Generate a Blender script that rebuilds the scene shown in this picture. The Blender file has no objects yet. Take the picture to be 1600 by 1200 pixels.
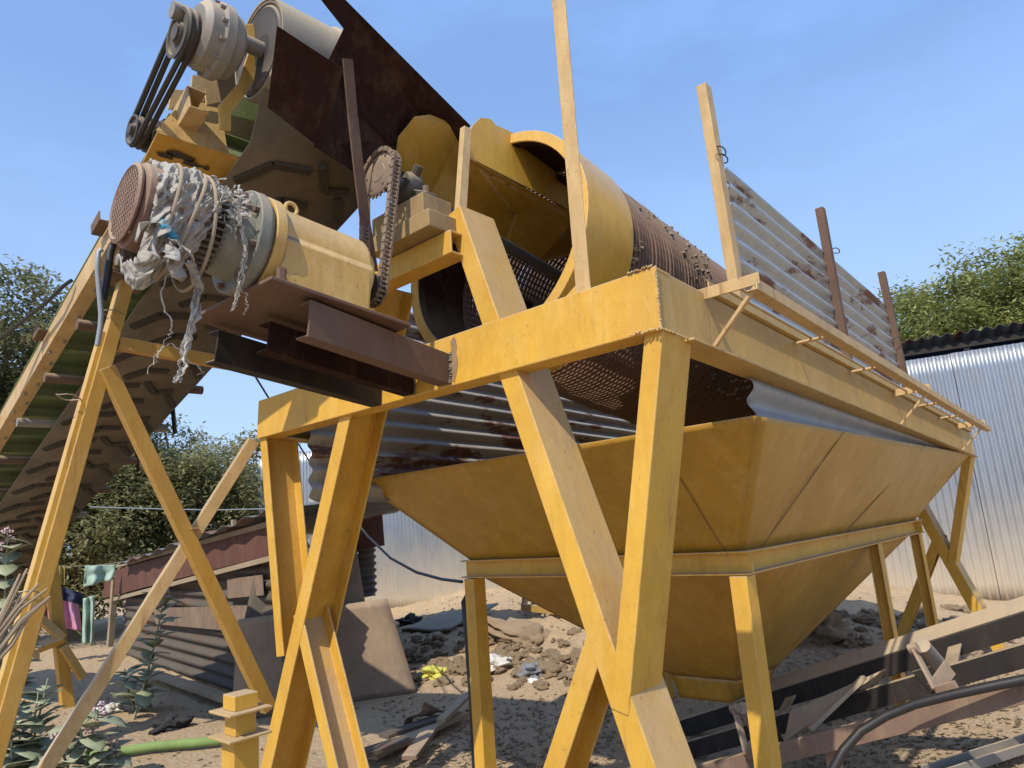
import bpy, bmesh, math, random
from mathutils import Vector, Matrix, noise
R = math.radians
V = Vector
random.seed(7)
S = bpy.context.scene
COL = S.collection

# ------------------------------------------------------------------ camera, sky, sun, exposure
FPX = 1080.0                                  # focal length in pixels of a 1600 px wide picture
PIT, ROL, YAW = R(11.64), R(-4.24), R(41.15)
CAM = V((0, 0, 1.45))
fwd = V((math.cos(YAW)*math.cos(PIT), math.sin(YAW)*math.cos(PIT), math.sin(PIT)))
rt = V((math.sin(YAW), -math.cos(YAW), 0))
up = rt.cross(fwd)
r2 = rt*math.cos(ROL) + up*math.sin(ROL)
u2 = -rt*math.sin(ROL) + up*math.cos(ROL)
cd = bpy.data.cameras.new('camera')
cam = bpy.data.objects.new('camera', cd)
COL.objects.link(cam)
cd.sensor_width = 36
cd.lens = 36*FPX/1600
cd.clip_end = 2000
cam.matrix_world = Matrix(((r2.x, u2.x, -fwd.x, CAM.x), (r2.y, u2.y, -fwd.y, CAM.y), (r2.z, u2.z, -fwd.z, CAM.z), (0, 0, 0, 1)))
S.camera = cam

SUN_EL, SUN_AZ = R(50.5), R(14)                 # azimuth: direction the light travels, from +X towards +Y
SUN_D = V((math.cos(SUN_EL)*math.cos(SUN_AZ), math.cos(SUN_EL)*math.sin(SUN_AZ), -math.sin(SUN_EL)))
w = bpy.data.worlds.new('World')
S.world = w
w.use_nodes = True
nt = w.node_tree
bg = nt.nodes['Background']
sky = nt.nodes.new('ShaderNodeTexSky')
sky.sky_type = 'NISHITA'
sky.sun_disc = False
sky.sun_elevation = SUN_EL
toward = -SUN_D
sky.sun_rotation = math.atan2(toward.x, toward.y)
sky.altitude = 200
sky.air_density = 1.0
sky.dust_density = 0.6
sky.ozone_density = 2.2
# thin high cloud veil in the sky itself
geo = nt.nodes.new('ShaderNodeTexCoord')
mp = nt.nodes.new('ShaderNodeMapping'); mp.inputs['Scale'].default_value = (1.3, 1.3, 4.0)
nz = nt.nodes.new('ShaderNodeTexNoise'); nz.inputs['Scale'].default_value = 2.2; nz.inputs['Detail'].default_value = 7; nz.inputs['Roughness'].default_value = .55
rp = nt.nodes.new('ShaderNodeValToRGB'); rp.color_ramp.elements[0].position = .44; rp.color_ramp.elements[1].position = .85
rp.color_ramp.elements[0].color = (.50, .50, .50, 1); rp.color_ramp.elements[1].color = (.92, .92, .92, 1)
mx = nt.nodes.new('ShaderNodeMixRGB'); mx.inputs['Color2'].default_value = (1.95, 3.5, 6.7, 1)
nt.links.new(geo.outputs['Generated'], mp.inputs['Vector'])
nt.links.new(mp.outputs['Vector'], nz.inputs['Vector'])
nt.links.new(nz.outputs['Fac'], rp.inputs['Fac'])
nt.links.new(rp.outputs['Color'], mx.inputs['Fac'])
nt.links.new(sky.outputs['Color'], mx.inputs['Color1'])
sx = nt.nodes.new('ShaderNodeSeparateXYZ'); nt.links.new(geo.outputs['Generated'], sx.inputs[0])
mr = nt.nodes.new('ShaderNodeMapRange'); mr.inputs['From Min'].default_value = .55; mr.inputs['From Max'].default_value = -.02; mr.inputs['To Max'].default_value = .75
nt.links.new(sx.outputs['Z'], mr.inputs['Value'])
hz_ = nt.nodes.new('ShaderNodeMixRGB'); hz_.inputs['Color2'].default_value = (3.5, 4.6, 6.5, 1)
nt.links.new(mr.outputs['Result'], hz_.inputs['Fac']); nt.links.new(mx.outputs['Color'], hz_.inputs['Color1'])
nt.links.new(hz_.outputs['Color'], bg.inputs['Color'])
bg.inputs['Strength'].default_value = 0.14
sl = bpy.data.lights.new('sun', 'SUN')
sl.energy = 3.8
sl.angle = R(.55)
sl.color = (1, .905, .75)
so = bpy.data.objects.new('sun', sl)
COL.objects.link(so)
so.rotation_euler = SUN_D.to_track_quat('-Z', 'Y').to_euler()
S.view_settings.view_transform = 'Standard'
S.view_settings.look = 'None'
S.view_settings.exposure = 0.35
S.view_settings.gamma = 1

# ------------------------------------------------------------------ measuring helpers (photo pixel + a known plane -> place in the world)
def ray(px): return r2*(px[0]-800) + u2*(600-px[1]) + fwd*FPX
def hit(px, p0, n):
    d = ray(px); n = V(n)
    return CAM + d*((V(p0)-CAM).dot(n)/d.dot(n))
def hx(px, x): return hit(px, (x, 0, 0), (1, 0, 0))
def hy(px, y): return hit(px, (0, y, 0), (0, 1, 0))
def hz(px, z): return hit(px, (0, 0, z), (0, 0, 1))
def online(px, p0, d):
    e = ray(px); d = V(d); p0 = V(p0); wv = p0-CAM
    a, b, c = d.dot(d), d.dot(e), e.dot(e)
    s = (b*(e.dot(wv)) - c*(d.dot(wv)))/(a*c-b*b)
    return p0 + d*s
X, Y, Z = V((1, 0, 0)), V((0, 1, 0)), V((0, 0, 1))

# ------------------------------------------------------------------ materials
def mat(name, base, rough=.7, metal=0.0):
    m = bpy.data.materials.new(name); m.use_nodes = True
    b = m.node_tree.nodes['Principled BSDF']
    b.inputs['Base Color'].default_value = (*base, 1); b.inputs['Roughness'].default_value = rough; b.inputs['Metallic'].default_value = metal
    return m
class NT:
    """small node-writing helper"""
    def __init__(s, m): s.t = m.node_tree; s.b = s.t.nodes['Principled BSDF']; s.co = None
    def n(s, k, **kw):
        x = s.t.nodes.new(k)
        for a, v in kw.items(): setattr(x, a, v)
        return x
    def l(s, a, b): s.t.links.new(a, b)
    def coord(s, scale=(1, 1, 1)):
        if s.co is None: s.co = s.n('ShaderNodeTexCoord')
        mpn = s.n('ShaderNodeMapping'); mpn.inputs['Scale'].default_value = scale
        s.l(s.co.outputs['Object'], mpn.inputs['Vector'])
        return mpn.outputs['Vector']
    def noise(s, sc, detail=5, rough=.6, scale=(1, 1, 1), lo=.35, hi=.7):
        x = s.n('ShaderNodeTexNoise'); x.inputs['Scale'].default_value = sc; x.inputs['Detail'].default_value = detail; x.inputs['Roughness'].default_value = rough
        s.l(s.coord(scale), x.inputs['Vector'])
        r = s.n('ShaderNodeMapRange'); r.inputs['From Min'].default_value = lo; r.inputs['From Max'].default_value = hi
        s.l(x.outputs['Fac'], r.inputs['Value'])
        return r.outputs['Result']
    def mix(s, fac, a, b, kind='MIX'):
        x = s.n('ShaderNodeMixRGB', blend_type=kind)
        for inp, v in ((x.inputs['Fac'], fac), (x.inputs['Color1'], a), (x.inputs['Color2'], b)):
            if isinstance(v, (tuple, list)): inp.default_value = (*v, 1)
            elif isinstance(v, (int, float)): inp.default_value = v
            else: s.l(v, inp)
        return x.outputs['Color']
    def math(s, op, a, b=0.0, clamp=False):
        x = s.n('ShaderNodeMath', operation=op, use_clamp=clamp)
        for i, v in enumerate((a, b)):
            if isinstance(v, (int, float)): x.inputs[i].default_value = v
            else: s.l(v, x.inputs[i])
        return x.outputs[0]
    def upness(s, lo, hi):
        g = s.n('ShaderNodeNewGeometry'); sp = s.n('ShaderNodeSeparateXYZ'); s.l(g.outputs['Normal'], sp.inputs[0])
        r = s.n('ShaderNodeMapRange'); r.inputs['From Min'].default_value = lo; r.inputs['From Max'].default_value = hi
        s.l(sp.outputs['Z'], r.inputs['Value'])
        return r.outputs['Result']
    def zed(s, lo, hi):
        sp = s.n('ShaderNodeSeparateXYZ'); s.l(s.coord(), sp.inputs[0])
        r = s.n('ShaderNodeMapRange'); r.inputs['From Min'].default_value = lo; r.inputs['From Max'].default_value = hi
        s.l(sp.outputs['Z'], r.inputs['Value'])
        return r.outputs['Result']
    def bump(s, h, strength=.3, dist=.01):
        x = s.n('ShaderNodeBump'); x.inputs['Strength'].default_value = strength; x.inputs['Distance'].default_value = dist
        s.l(h, x.inputs['Height']); s.l(x.outputs['Normal'], s.b.inputs['Normal'])
    def col(s, c): s.l(c, s.b.inputs['Base Color'])
    def rough(s, c): s.l(c, s.b.inputs['Roughness'])

DUST = (.43, .335, .22)
def paint(name, base, dust_all=.15, dust_up=.9, wear=.6, rough=.5, rust=(.13, .055, .03), deep=None, edge=.0, spec=.5):
    """worn brush-painted steel: patchy coat, dust film where it can settle, chips and runs"""
    m = mat(name, base, rough); k = NT(m); k.b.inputs['Specular IOR Level'].default_value = spec
    patch = k.noise(2.3, 6, .65)
    c = k.mix(patch, base, deep or tuple(v*.78 for v in base))
    streak = k.noise(9, 4, .7, (1, 1, .10), .42, .75)
    c = k.mix(k.math('MULTIPLY', streak, .35*wear), c, tuple(v*.55 for v in base))
    film = k.noise(3.1, 7, .7, (1, 1, .45), .25, .85)
    c = k.mix(k.math('MULTIPLY', film, dust_all*1.5), c, DUST)
    if edge:
        bv = k.n('ShaderNodeBevel', samples=4); bv.inputs['Radius'].default_value = .007
        g = k.n('ShaderNodeNewGeometry'); dp = k.n('ShaderNodeVectorMath', operation='DOT_PRODUCT'); k.l(bv.outputs['Normal'], dp.inputs[0]); k.l(g.outputs['Normal'], dp.inputs[1])
        em = k.n('ShaderNodeMapRange'); em.inputs['From Min'].default_value = .995; em.inputs['From Max'].default_value = .90; k.l(dp.outputs['Value'], em.inputs['Value'])
        worn = k.math('MULTIPLY', em.outputs['Result'], k.noise(19, 6, .75, (1, 1, 1), .35, .62), True)
        c = k.mix(k.math('MULTIPLY', worn, edge), c, k.mix(k.noise(9, 4, .7, (1, 1, 1), .52, .62), (.60, .48, .29), rust))
    run = k.math('MULTIPLY', k.noise(16, 5, .75, (1, 1, .05), .56, .70), k.noise(1.6, 3, .5, (1, 1, 1), .48, .62))
    c = k.mix(k.math('MULTIPLY', run, .65*wear), c, (.20, .10, .035))
    upd = k.math('MULTIPLY', k.upness(.08, .45), k.noise(6, 4, .6, (1, 1, 1), .05, .5), True)
    c = k.mix(k.math('MULTIPLY', upd, dust_up), c, DUST)
    mott = k.noise(13, 9, .80, (1, 1, .6), .42, .66)
    c = k.mix(k.math('MULTIPLY', mott, .30*wear), c, tuple(v*q for v, q in zip(base, (.62, .52, .5))))
    pale = k.noise(7, 8, .8, (1, 1, .35), .50, .72)
    c = k.mix(k.math('MULTIPLY', pale, .45*wear), c, tuple(.5*v+.5*d for v, d in zip(base, (.66, .50, .27))))
    speck = k.noise(48, 7, .8, (1, 1, .7), .615, .655)
    c = k.mix(k.math('MULTIPLY', speck, .6*wear), c, rust)
    chips = k.noise(7.5, 10, .85, (1, 1, .55), .640, .655)
    c = k.mix(k.math('MULTIPLY', chips, .8*wear), c, rust)
    k.col(c)
    k.rough(k.math('ADD', k.math('MULTIPLY', film, .25), rough))
    k.bump(k.noise(38, 5, .7, (1, 1, .5), .2, .8), .25, .004)
    return m
M = {}
M['yellow'] = paint('yellow_paint', (.70, .405, .036), .13, .95, 1.0, .42, deep=(.58, .31, .024), edge=.9)
M['yellow_dusty'] = paint('yellow_paint_dusty', (.54, .34, .065), .36, .95, 1.0, .5, edge=.8)
M['yellow_shade'] = paint('yellow_shade_paint', (.46, .258, .014), .10, .4, 1.0, .27, deep=(.36, .195, .010), edge=.7)  # darker copy of the frame yellow: shade on hopper and chute put into the colour
M['yellow_bar'] = paint('yellow_bar_paint', (.62, .41, .15), .5, .95, 1.7, .5, edge=.7)
M['orange'] = paint('orange_paint', (.56, .31, .03), .2, .9, 1.0, .5, edge=.8)
M['cream'] = paint('cream_yellow_paint', (.64, .42, .10), .25, .6, 1.7, .45, deep=(.56, .33, .07), edge=.5)
M['rust'] = paint('rusty_steel', (.105, .052, .036), .18, .5, .3, .75, deep=(.07, .032, .024))
M['rust_dark'] = paint('dark_rusty_sheet', (.030, .011, .009), .02, .3, .3, .85, deep=(.018, .007, .006), spec=.12)
M['grimy'] = paint('greasy_yellow_block', (.36, .23, .055), .35, .8, 1.2, .5, deep=(.10, .07, .04))
M['rustlight'] = paint('rusty_fan_cover', (.17, .085, .065), .18, .5, .8, .6, deep=(.25, .16, .115))
M['seam'] = paint('dirty_weld_seam', (.26, .14, .02), .1, .5, 1, .6)
M['mesh'] = paint('rusty_wire_mesh', (.17, .085, .058), .2, .5, .3, .75, deep=(.11, .052, .036))
M['pink'] = paint('red_oxide_steel', (.18, .112, .09), .28, .7, .8, .6)
M['redoxide'] = paint('red_oxide_sheet', (.11, .034, .026), .08, .5, .5, .7)
M['black_steel'] = paint('black_steel', (.020, .019, .020), .04, .9, .2, .6, spec=.25)
M['grey_cast'] = paint('grey_cast_iron', (.20, .20, .19), .3, .9, .7, .5)
M['dark_cast'] = paint('dark_cast_iron', (.055, .052, .048), .12, .55, .5, .55)
M['chain'] = paint('oily_rusty_chain', (.16, .11, .085), .25, .5, .4, .5)
M['green'] = paint('green_paint', (.16, .30, .11), .35, .6, .8, .5)
M['bluegrey'] = paint('blue_grey_motor_paint', (.15, .18, .165), .22, .5, .9, .5)
M['rubber'] = paint('black_rubber', (.022, .021, .020), .06, .5, .1, .6)
M['belt'] = paint('dusty_conveyor_belt', (.088, .070, .048), .28, .8, .3, .85, deep=(.062, .049, .034))
M['cleat'] = paint('belt_cleat_rubber', (.026, .021, .016), .08, .3, .1, .85)
M['beltgrey'] = paint('grey_belt', (.26, .25, .22), .4, .7, .3, .75)
M['dustgrey'] = paint('dusty_grey_skirt', (.27, .25, .21), .5, .9, .5, .7)
M['wood'] = paint('weathered_wood', (.34, .27, .19), .4, .6, .5, .85)
M['cable'] = mat('black_cable', (.02, .02, .022), .45)
M['conduit'] = mat('grey_conduit', (.25, .28, .30), .4)
M['wire'] = mat('steel_wire', (.30, .24, .17), .5, .4)

def galv(name, base=(.52, .56, .60), rust_amt=.0, rough=.36, dustz=None, metal=.75):
    m = mat(name, base, rough, metal); k = NT(m)
    sp = k.noise(4, 7, .7, (1, 1, .35), .2, .85)
    c = k.mix(sp, base, tuple(v*.72 for v in base))
    c = k.mix(k.math('MULTIPLY', k.noise(26, 4, .7, (1, 1, .25), .5, .8), .4), c, tuple(v*.55 for v in base))
    met = None
    if rust_amt:
        rn = k.noise(2.6, 10, .68, (.55, 1, 2.0), .60-.12*rust_amt, .645-.12*rust_amt)
        c = k.mix(rn, c, k.mix(k.noise(18, 5, .7), (.105, .045, .03), (.20, .085, .05)))
        met = k.math('SUBTRACT', metal, k.math('MULTIPLY', rn, metal), True)
    if dustz:
        d = k.math('ADD', k.zed(dustz[1], dustz[0]), k.math('MULTIPLY', k.math('SUBTRACT', k.noise(3, 6, .7, (1, 1, .5), 0, 1), .5), .7), True)
        c = k.mix(k.math('MULTIPLY', d, .85), c, (.50, .41, .29))
        met = k.math('SUBTRACT', metal, k.math('MULTIPLY', d, metal), True)
    k.col(c)
    if met is not None: k.l(met, k.b.inputs['Metallic'])
    k.rough(k.math('ADD', k.math('MULTIPLY', sp, .22), rough-.06))
    k.bump(k.noise(2.5, 3, .5, (1, 1, .6), 0, 1), .18, .03)
    return m
M['galv'] = galv('galvanised_sheet_rust_patched', (.50, .53, .54), .62, .44, None, .65)
M['galv_dusty'] = galv('dusty_corrugated_sheet', (.40, .375, .33), .5, .7, None, .08)
M['galv_clean'] = galv('galvanised_sheet', (.40, .42, .43), 0, .58, None, .45)
M['fence'] = galv('galvalume_fence_sheet', (.43, .46, .49), 0, .36, (.25, 1.6), .75)
M['roofsheet'] = galv('old_dark_roof_sheet', (.16, .17, .18), .6, .6, None, .2)
M['shedblue'] = galv('dark_blue_wall_sheet', (.03, .06, .10), 0, .5, None, .1)
M['shacksheet'] = galv('old_grey_brown_sheet', (.115, .095, .075), .12, .75, None, .05)
M['rustplate'] = paint('brown_rusty_plate', (.19, .125, .095), .30, .6, .8, .8, deep=(.135, .086, .067))

def soil(name, a, b, c2, sc=1.0):
    m = mat(name, a, .95); k = NT(m)
    c = k.mix(k.noise(.9*sc, 8, .65), a, b)
    c = k.mix(k.noise(22*sc, 6, .75, (1, 1, 1), .48, .68), c, c2)
    c = k.mix(k.math('MULTIPLY', k.noise(90*sc, 3, .6, (1, 1, 1), .58, .66), .7), c, (.62, .52, .38))
    c = k.mix(k.math('MULTIPLY', k.noise(50*sc, 4, .6, (1, 1, 1), .60, .68), .6), c, (.13, .09, .06))
    k.col(c)
    vor = k.n('ShaderNodeTexVoronoi'); vor.inputs['Scale'].default_value = 26*sc; k.l(k.coord(), vor.inputs['Vector'])
    h = k.math('ADD', k.math('MULTIPLY', vor.outputs['Distance'], .6), k.noise(60*sc, 6, .75, (1, 1, 1), 0, 1))
    k.bump(h, .9, .03)
    return m
M['soil'] = soil('dry_soil', (.50, .365, .225), (.57, .425, .27), (.38, .27, .165))
M['clod'] = soil('soil_clod', (.56, .41, .26), (.63, .47, .30), (.44, .31, .195), 1.5)
M['stone'] = soil('drum_stone', (.52, .42, .29), (.60, .50, .36), (.40, .30, .20), 3)
M['concrete'] = soil('concrete_slab', (.44, .40, .34), (.52, .48, .40), (.36, .32, .26), 2)

def leafmat(name, a, b, sc=1.2, rough=.6, trans=.4):
    m = mat(name, a, rough); k = NT(m)
    oi = k.n('ShaderNodeNewGeometry')
    c = k.mix(oi.outputs['Random Per Island'], a, b)
    c = k.mix(k.noise(sc, 3, .5, (1, 1, 1), .3, .7), c, tuple(v*.7 for v in a))
    k.col(c)
    tr = k.n('ShaderNodeBsdfTranslucent'); k.l(c, tr.inputs['Color'])
    ms = k.n('ShaderNodeMixShader'); ms.inputs['Fac'].default_value = trans
    out = k.t.nodes['Material Output']
    k.l(k.b.outputs['BSDF'], ms.inputs[1]); k.l(tr.outputs['BSDF'], ms.inputs[2]); k.l(ms.outputs['Shader'], out.inputs['Surface'])
    return m
M['leaf_dark'] = leafmat('dark_leaf', (.20, .215, .10), (.34, .335, .18))
M['leaf_mid'] = leafmat('olive_leaf', (.26, .265, .11), (.44, .41, .21))
M['leaf_light'] = leafmat('yellow_green_leaf', (.27, .31, .085), (.46, .46, .19), trans=.35)
M['leaf_milk'] = leafmat('milkweed_leaf', (.36, .41, .26), (.50, .53, .37), 6, .55, .15)
M['petal'] = mat('pink_white_flower', (.55, .40, .45), .6)
M['bark'] = paint('bark', (.16, .12, .085), .3, .3, .3, .9)
M['sack'] = None
def sackmat():
    m = mat('torn_woven_plastic', (.55, .52, .45), .32); k = NT(m)
    c = k.mix(k.noise(4, 7, .75, (1, 1, 1), .3, .7), (.72, .70, .65), (.46, .41, .33))
    c = k.mix(k.math('MULTIPLY', k.noise(22, 6, .75, (1, 1, 1), .52, .70), .6), c, (.20, .16, .11))
    k.col(c); k.bump(k.noise(16, 8, .75, (1, 1, 1), 0, 1), .8, .02)
    tr = k.n('ShaderNodeBsdfTranslucent'); k.l(c, tr.inputs['Color']); ms = k.n('ShaderNodeMixShader'); ms.inputs['Fac'].default_value = .22
    out = k.t.nodes['Material Output']; k.l(k.b.outputs['BSDF'], ms.inputs[1]); k.l(tr.outputs['BSDF'], ms.inputs[2]); k.l(ms.outputs['Shader'], out.inputs['Surface'])
    return m
M['sack'] = sackmat()
def cloth(name, c): 
    m = mat(name, c, .85); k = NT(m); k.col(k.mix(k.noise(6, 4, .6), c, tuple(v*.75 for v in c))); return m

# ------------------------------------------------------------------ mesh building
PRE = None                                    # (centre, factor): size of the unit being built
class MB:
    def __init__(s): s.bm = bmesh.new()
    def poly(s, pts):
        return s.bm.faces.new([s.bm.verts.new(p) for p in pts])
    def extrude(s, loop, d):
        """closed 3-D loop swept by vector d, capped"""
        n = len(loop); d = V(d)
        a = [s.bm.verts.new(p) for p in loop]; b = [s.bm.verts.new(V(p)+d) for p in loop]
        for i in range(n):
            s.bm.faces.new((a[i], a[(i+1) % n], b[(i+1) % n], b[i]))
        s.bm.faces.new(list(reversed(a))); s.bm.faces.new(b)
    def prof(s, p0, p1, prof2, ua, ub, p1off=None):
        """2-D profile [(a,b)] in axes ua, ub swept from p0 to p1"""
        p0, p1 = V(p0), V(p1)
        s.extrude([p0 + ua*a + ub*b for a, b in prof2], p1-p0)
    def box(s, c, sx, sy, sz, rot=None):
        c = V(c); q = rot or Matrix.Identity(3)
        lp = [c + q @ V((x*sx/2, y*sy/2, -sz/2)) for x, y in ((-1, -1), (1, -1), (1, 1), (-1, 1))]
        s.extrude(lp, q @ V((0, 0, sz)))
    def bar(s, p0, p1, wa, wb, ref=Z):
        p0, p1 = V(p0), V(p1); d = (p1-p0).normalized()
        a = d.cross(V(ref))
        if a.length < 1e-4: a = d.cross(X)
        a.normalize(); b = a.cross(d)
        s.prof(p0, p1, [(-wa/2, -wb/2), (wa/2, -wb/2), (wa/2, wb/2), (-wa/2, wb/2)], a, b)
    def plate(s, pts, t):
        """flat-ish polygon given thickness t along its normal"""
        pts = [V(p) for p in pts]
        nn = V((0, 0, 0))
        for i in range(len(pts)): nn += pts[i].cross(pts[(i+1) % len(pts)])
        nn.normalize()
        s.extrude([p - nn*t/2 for p in pts], nn*t)
    def cyl(s, p0, p1, r0, r1=None, seg=24, cap=True):
        p0, p1 = V(p0), V(p1); r1 = r0 if r1 is None else r1
        d = (p1-p0).normalized(); a = d.orthogonal().normalized(); b = d.cross(a)
        A, B = [], []
        for i in range(seg):
            t = 2*math.pi*i/seg; v = a*math.cos(t)+b*math.sin(t)
            A.append(s.bm.verts.new(p0+v*r0)); B.append(s.bm.verts.new(p1+v*r1))
        for i in range(seg): s.bm.faces.new((A[i], A[(i+1) % seg], B[(i+1) % seg], B[i]))
        if cap: s.bm.faces.new(list(reversed(A))); s.bm.faces.new(B)
    def lathe(s, p0, d, prof2, seg=40, close=False):
        """profile [(along, radius)] spun about axis d through p0"""
        p0 = V(p0); d = V(d).normalized(); a = d.orthogonal().normalized(); b = d.cross(a)
        rings = []
        for h, r in prof2:
            rings.append([s.bm.verts.new(p0+d*h+(a*math.cos(2*math.pi*i/seg)+b*math.sin(2*math.pi*i/seg))*r) for i in range(seg)])
        m = len(rings)
        for j in range(m if close else m-1):
            q, r = rings[j], rings[(j+1) % m]
            for i in range(seg): s.bm.faces.new((q[i], q[(i+1) % seg], r[(i+1) % seg], r[i]))
        if not close:
            if prof2[0][1] > 1e-5: s.bm.faces.new(list(reversed(rings[0])))
            if prof2[-1][1] > 1e-5: s.bm.faces.new(rings[-1])
    def tube(s, pts, r, seg=8, cap=True):
        pts = [V(p) for p in pts]; rings = []
        prev = None
        for i, p in enumerate(pts):
            d = (pts[min(i+1, len(pts)-1)]-pts[max(i-1, 0)]).normalized()
            a = d.orthogonal().normalized() if prev is None else (prev - d*prev.dot(d)).normalized()
            prev = a; b = d.cross(a)
            rr = r[i] if isinstance(r, (list, tuple)) else r
            rings.append([s.bm.verts.new(p+(a*math.cos(2*math.pi*k/seg)+b*math.sin(2*math.pi*k/seg))*rr) for k in range(seg)])
        for q, t in zip(rings, rings[1:]):
            for k in range(seg): s.bm.faces.new((q[k], q[(k+1) % seg], t[(k+1) % seg], t[k]))
        if cap: s.bm.faces.new(list(reversed(rings[0]))); s.bm.faces.new(rings[-1])
    def grid(s, fn, nu, nv):
        g = [[s.bm.verts.new(fn(i/(nu-1), j/(nv-1))) for j in range(nv)] for i in range(nu)]
        for i in range(nu-1):
            for j in range(nv-1): s.bm.faces.new((g[i][j], g[i+1][j], g[i+1][j+1], g[i][j+1]))
    def blob(s, c, r, sub=2, amp=.25, sq=(1, 1, 1), seed=0, fr=1.3):
        c = V(c)
        res = bmesh.ops.create_icosphere(s.bm, subdivisions=sub, radius=1)
        for v in res['verts']:
            q = v.co.copy(); k = 1+amp*noise.noise(q*fr+V((seed*3.7, seed*1.3, 7)))+amp*.5*noise.noise(q*fr*2.7+V((seed, 5, seed*2.1)))
            v.co = c+V((q.x*sq[0], q.y*sq[1], q.z*sq[2]))*r*k
    def build(s, name, m, parent=None, bevel=0, smooth=None, solid=0):
        if PRE:
            for v in s.bm.verts: v.co = PRE[0] + (v.co-PRE[0])*PRE[1]
        bmesh.ops.recalc_face_normals(s.bm, faces=s.bm.faces[:])
        me = bpy.data.meshes.new(name); s.bm.to_mesh(me); s.bm.free()
        me.materials.append(m)
        o = bpy.data.objects.new(name, me); COL.objects.link(o)
        if parent is not None:
            o.parent = parent
            o.matrix_parent_inverse = world_of(parent).inverted()
        if smooth is not None:
            me.shade_smooth() if smooth >= 180 else me.set_sharp_from_angle(angle=R(smooth))
            if smooth < 180:
                for f in me.polygons: f.use_smooth = True
        if solid:
            md = o.modifiers.new('thickness', 'SOLIDIFY'); md.thickness = solid; md.offset = 0
        if bevel:
            md = o.modifiers.new('edge', 'BEVEL'); md.width = bevel; md.segments = 2; md.limit_method = 'ANGLE'; md.angle_limit = R(40); md.harden_normals = False
        return o
WORLD = {}
def world_of(o):
    mw = WORLD.get(o.name)
    return mw if mw is not None else Matrix.Identity(4)
def tag(o, label, cat, group=None, kind=None):
    if label: o['label'] = label
    if cat: o['category'] = cat
    if group: o['group'] = group
    if kind: o['kind'] = kind
    return o
def thing(name, label, cat, loc=(0, 0, 0), group=None):
    o = bpy.data.objects.new(name, None); COL.objects.link(o)
    o.location = loc; o.empty_display_size = .1
    WORLD[o.name] = Matrix.Translation(V(loc))
    return tag(o, label, cat, group)
def copy_thing(o, parent=None):
    c = o.copy(); COL.objects.link(c)
    if parent is not None: c.parent = parent
    for ch in list(o.children): copy_thing(ch, c)
    return c
def struct(o): o['kind'] = 'structure'; return o
def cprof(depth, fl, t=.01):
    """channel: web along b (0..depth) at a=0, flanges towards +a"""
    return [(0, 0), (fl, 0), (fl, t), (t, t), (t, depth-t), (fl, depth-t), (fl, depth), (0, depth)]
def lprof(a, b, t=.006): return [(0, 0), (a, 0), (a, t), (t, t), (t, b), (0, b)]
def weld(mb, p0, p1, r=.006, jit=.4, step=.009, seed=1):
    r *= .48; step = r*.8
    rnd = random.Random(seed); p0, p1 = V(p0), V(p1); n = max(2, int((p1-p0).length/step))
    for i in range(n+1):
        p = p0.lerp(p1, i/n)+V((rnd.uniform(-1, 1), rnd.uniform(-1, 1), rnd.uniform(-1, 1)))*r*jit
        mb.blob(p, r*rnd.uniform(.7, 1.3), 1, .2, (1, 1, 1), i)

# ------------------------------------------------------------------ ground
def mound(x, y):
    """heaped earth in front of the fence"""
    d = (x - 4.6)*.97 - (y-2.0)*.24
    k = max(0, min(1, (d-.2)/2.6)); k = k*k*(3-2*k)
    along = max(0, min(1, (y-1.6)/1.8))*max(0, min(1, (13-y)/4))
    h = .30*k*along + .16*k
    hump = math.exp(-(((x-6.3)/1.1)**2+((y-4.6)/1.5)**2))*.30 + math.exp(-(((x-6.6)/1.2)**2+((y-7.4)/1.6)**2))*.22
    return h + hump, max(k*along, hump*2.5)
def ground_z(x, y):
    h, k = mound(x, y)
    p = V((x, y, 0))
    n1 = noise.noise(p*.45)*.05 + noise.noise(p*1.7+V((3, 1, 0)))*.02 + noise.noise(p*5+V((9, 2, 0)))*.008
    n2 = (abs(noise.noise(p*3.1))*.11 + noise.noise(p*8.3)*.05 + abs(noise.noise(p*14))*.035)*min(1, k*1.3)
    return h + n1*.8 + n2 - .02
def build_ground():
    mb = MB()
    x0, x1, y0, y1, st = -2.0, 14.0, -4.0, 18.0, .065
    nx, ny = int((x1-x0)/st), int((y1-y0)/st)
    mb.grid(lambda u, v: (x0+(x1-x0)*u, y0+(y1-y0)*v, ground_z(x0+(x1-x0)*u, y0+(y1-y0)*v)), nx, ny)
    # skirt out to the horizon
    big = 600
    ring = [(x0, y0), (x1, y0), (x1, y1), (x0, y1)]
    out = [(-big, -big), (big, -big), (big, big), (-big, big)]
    for i in range(4):
        a, b = ring[i], ring[(i+1) % 4]; c, d = out[(i+1) % 4], out[i]
        mb.poly([(a[0], a[1], -.06), (b[0], b[1], -.06), (c[0], c[1], -.06), (d[0], d[1], -.06)])
    o = mb.build('ground', M['soil'], smooth=180)
    struct(o)
build_ground()

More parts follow.
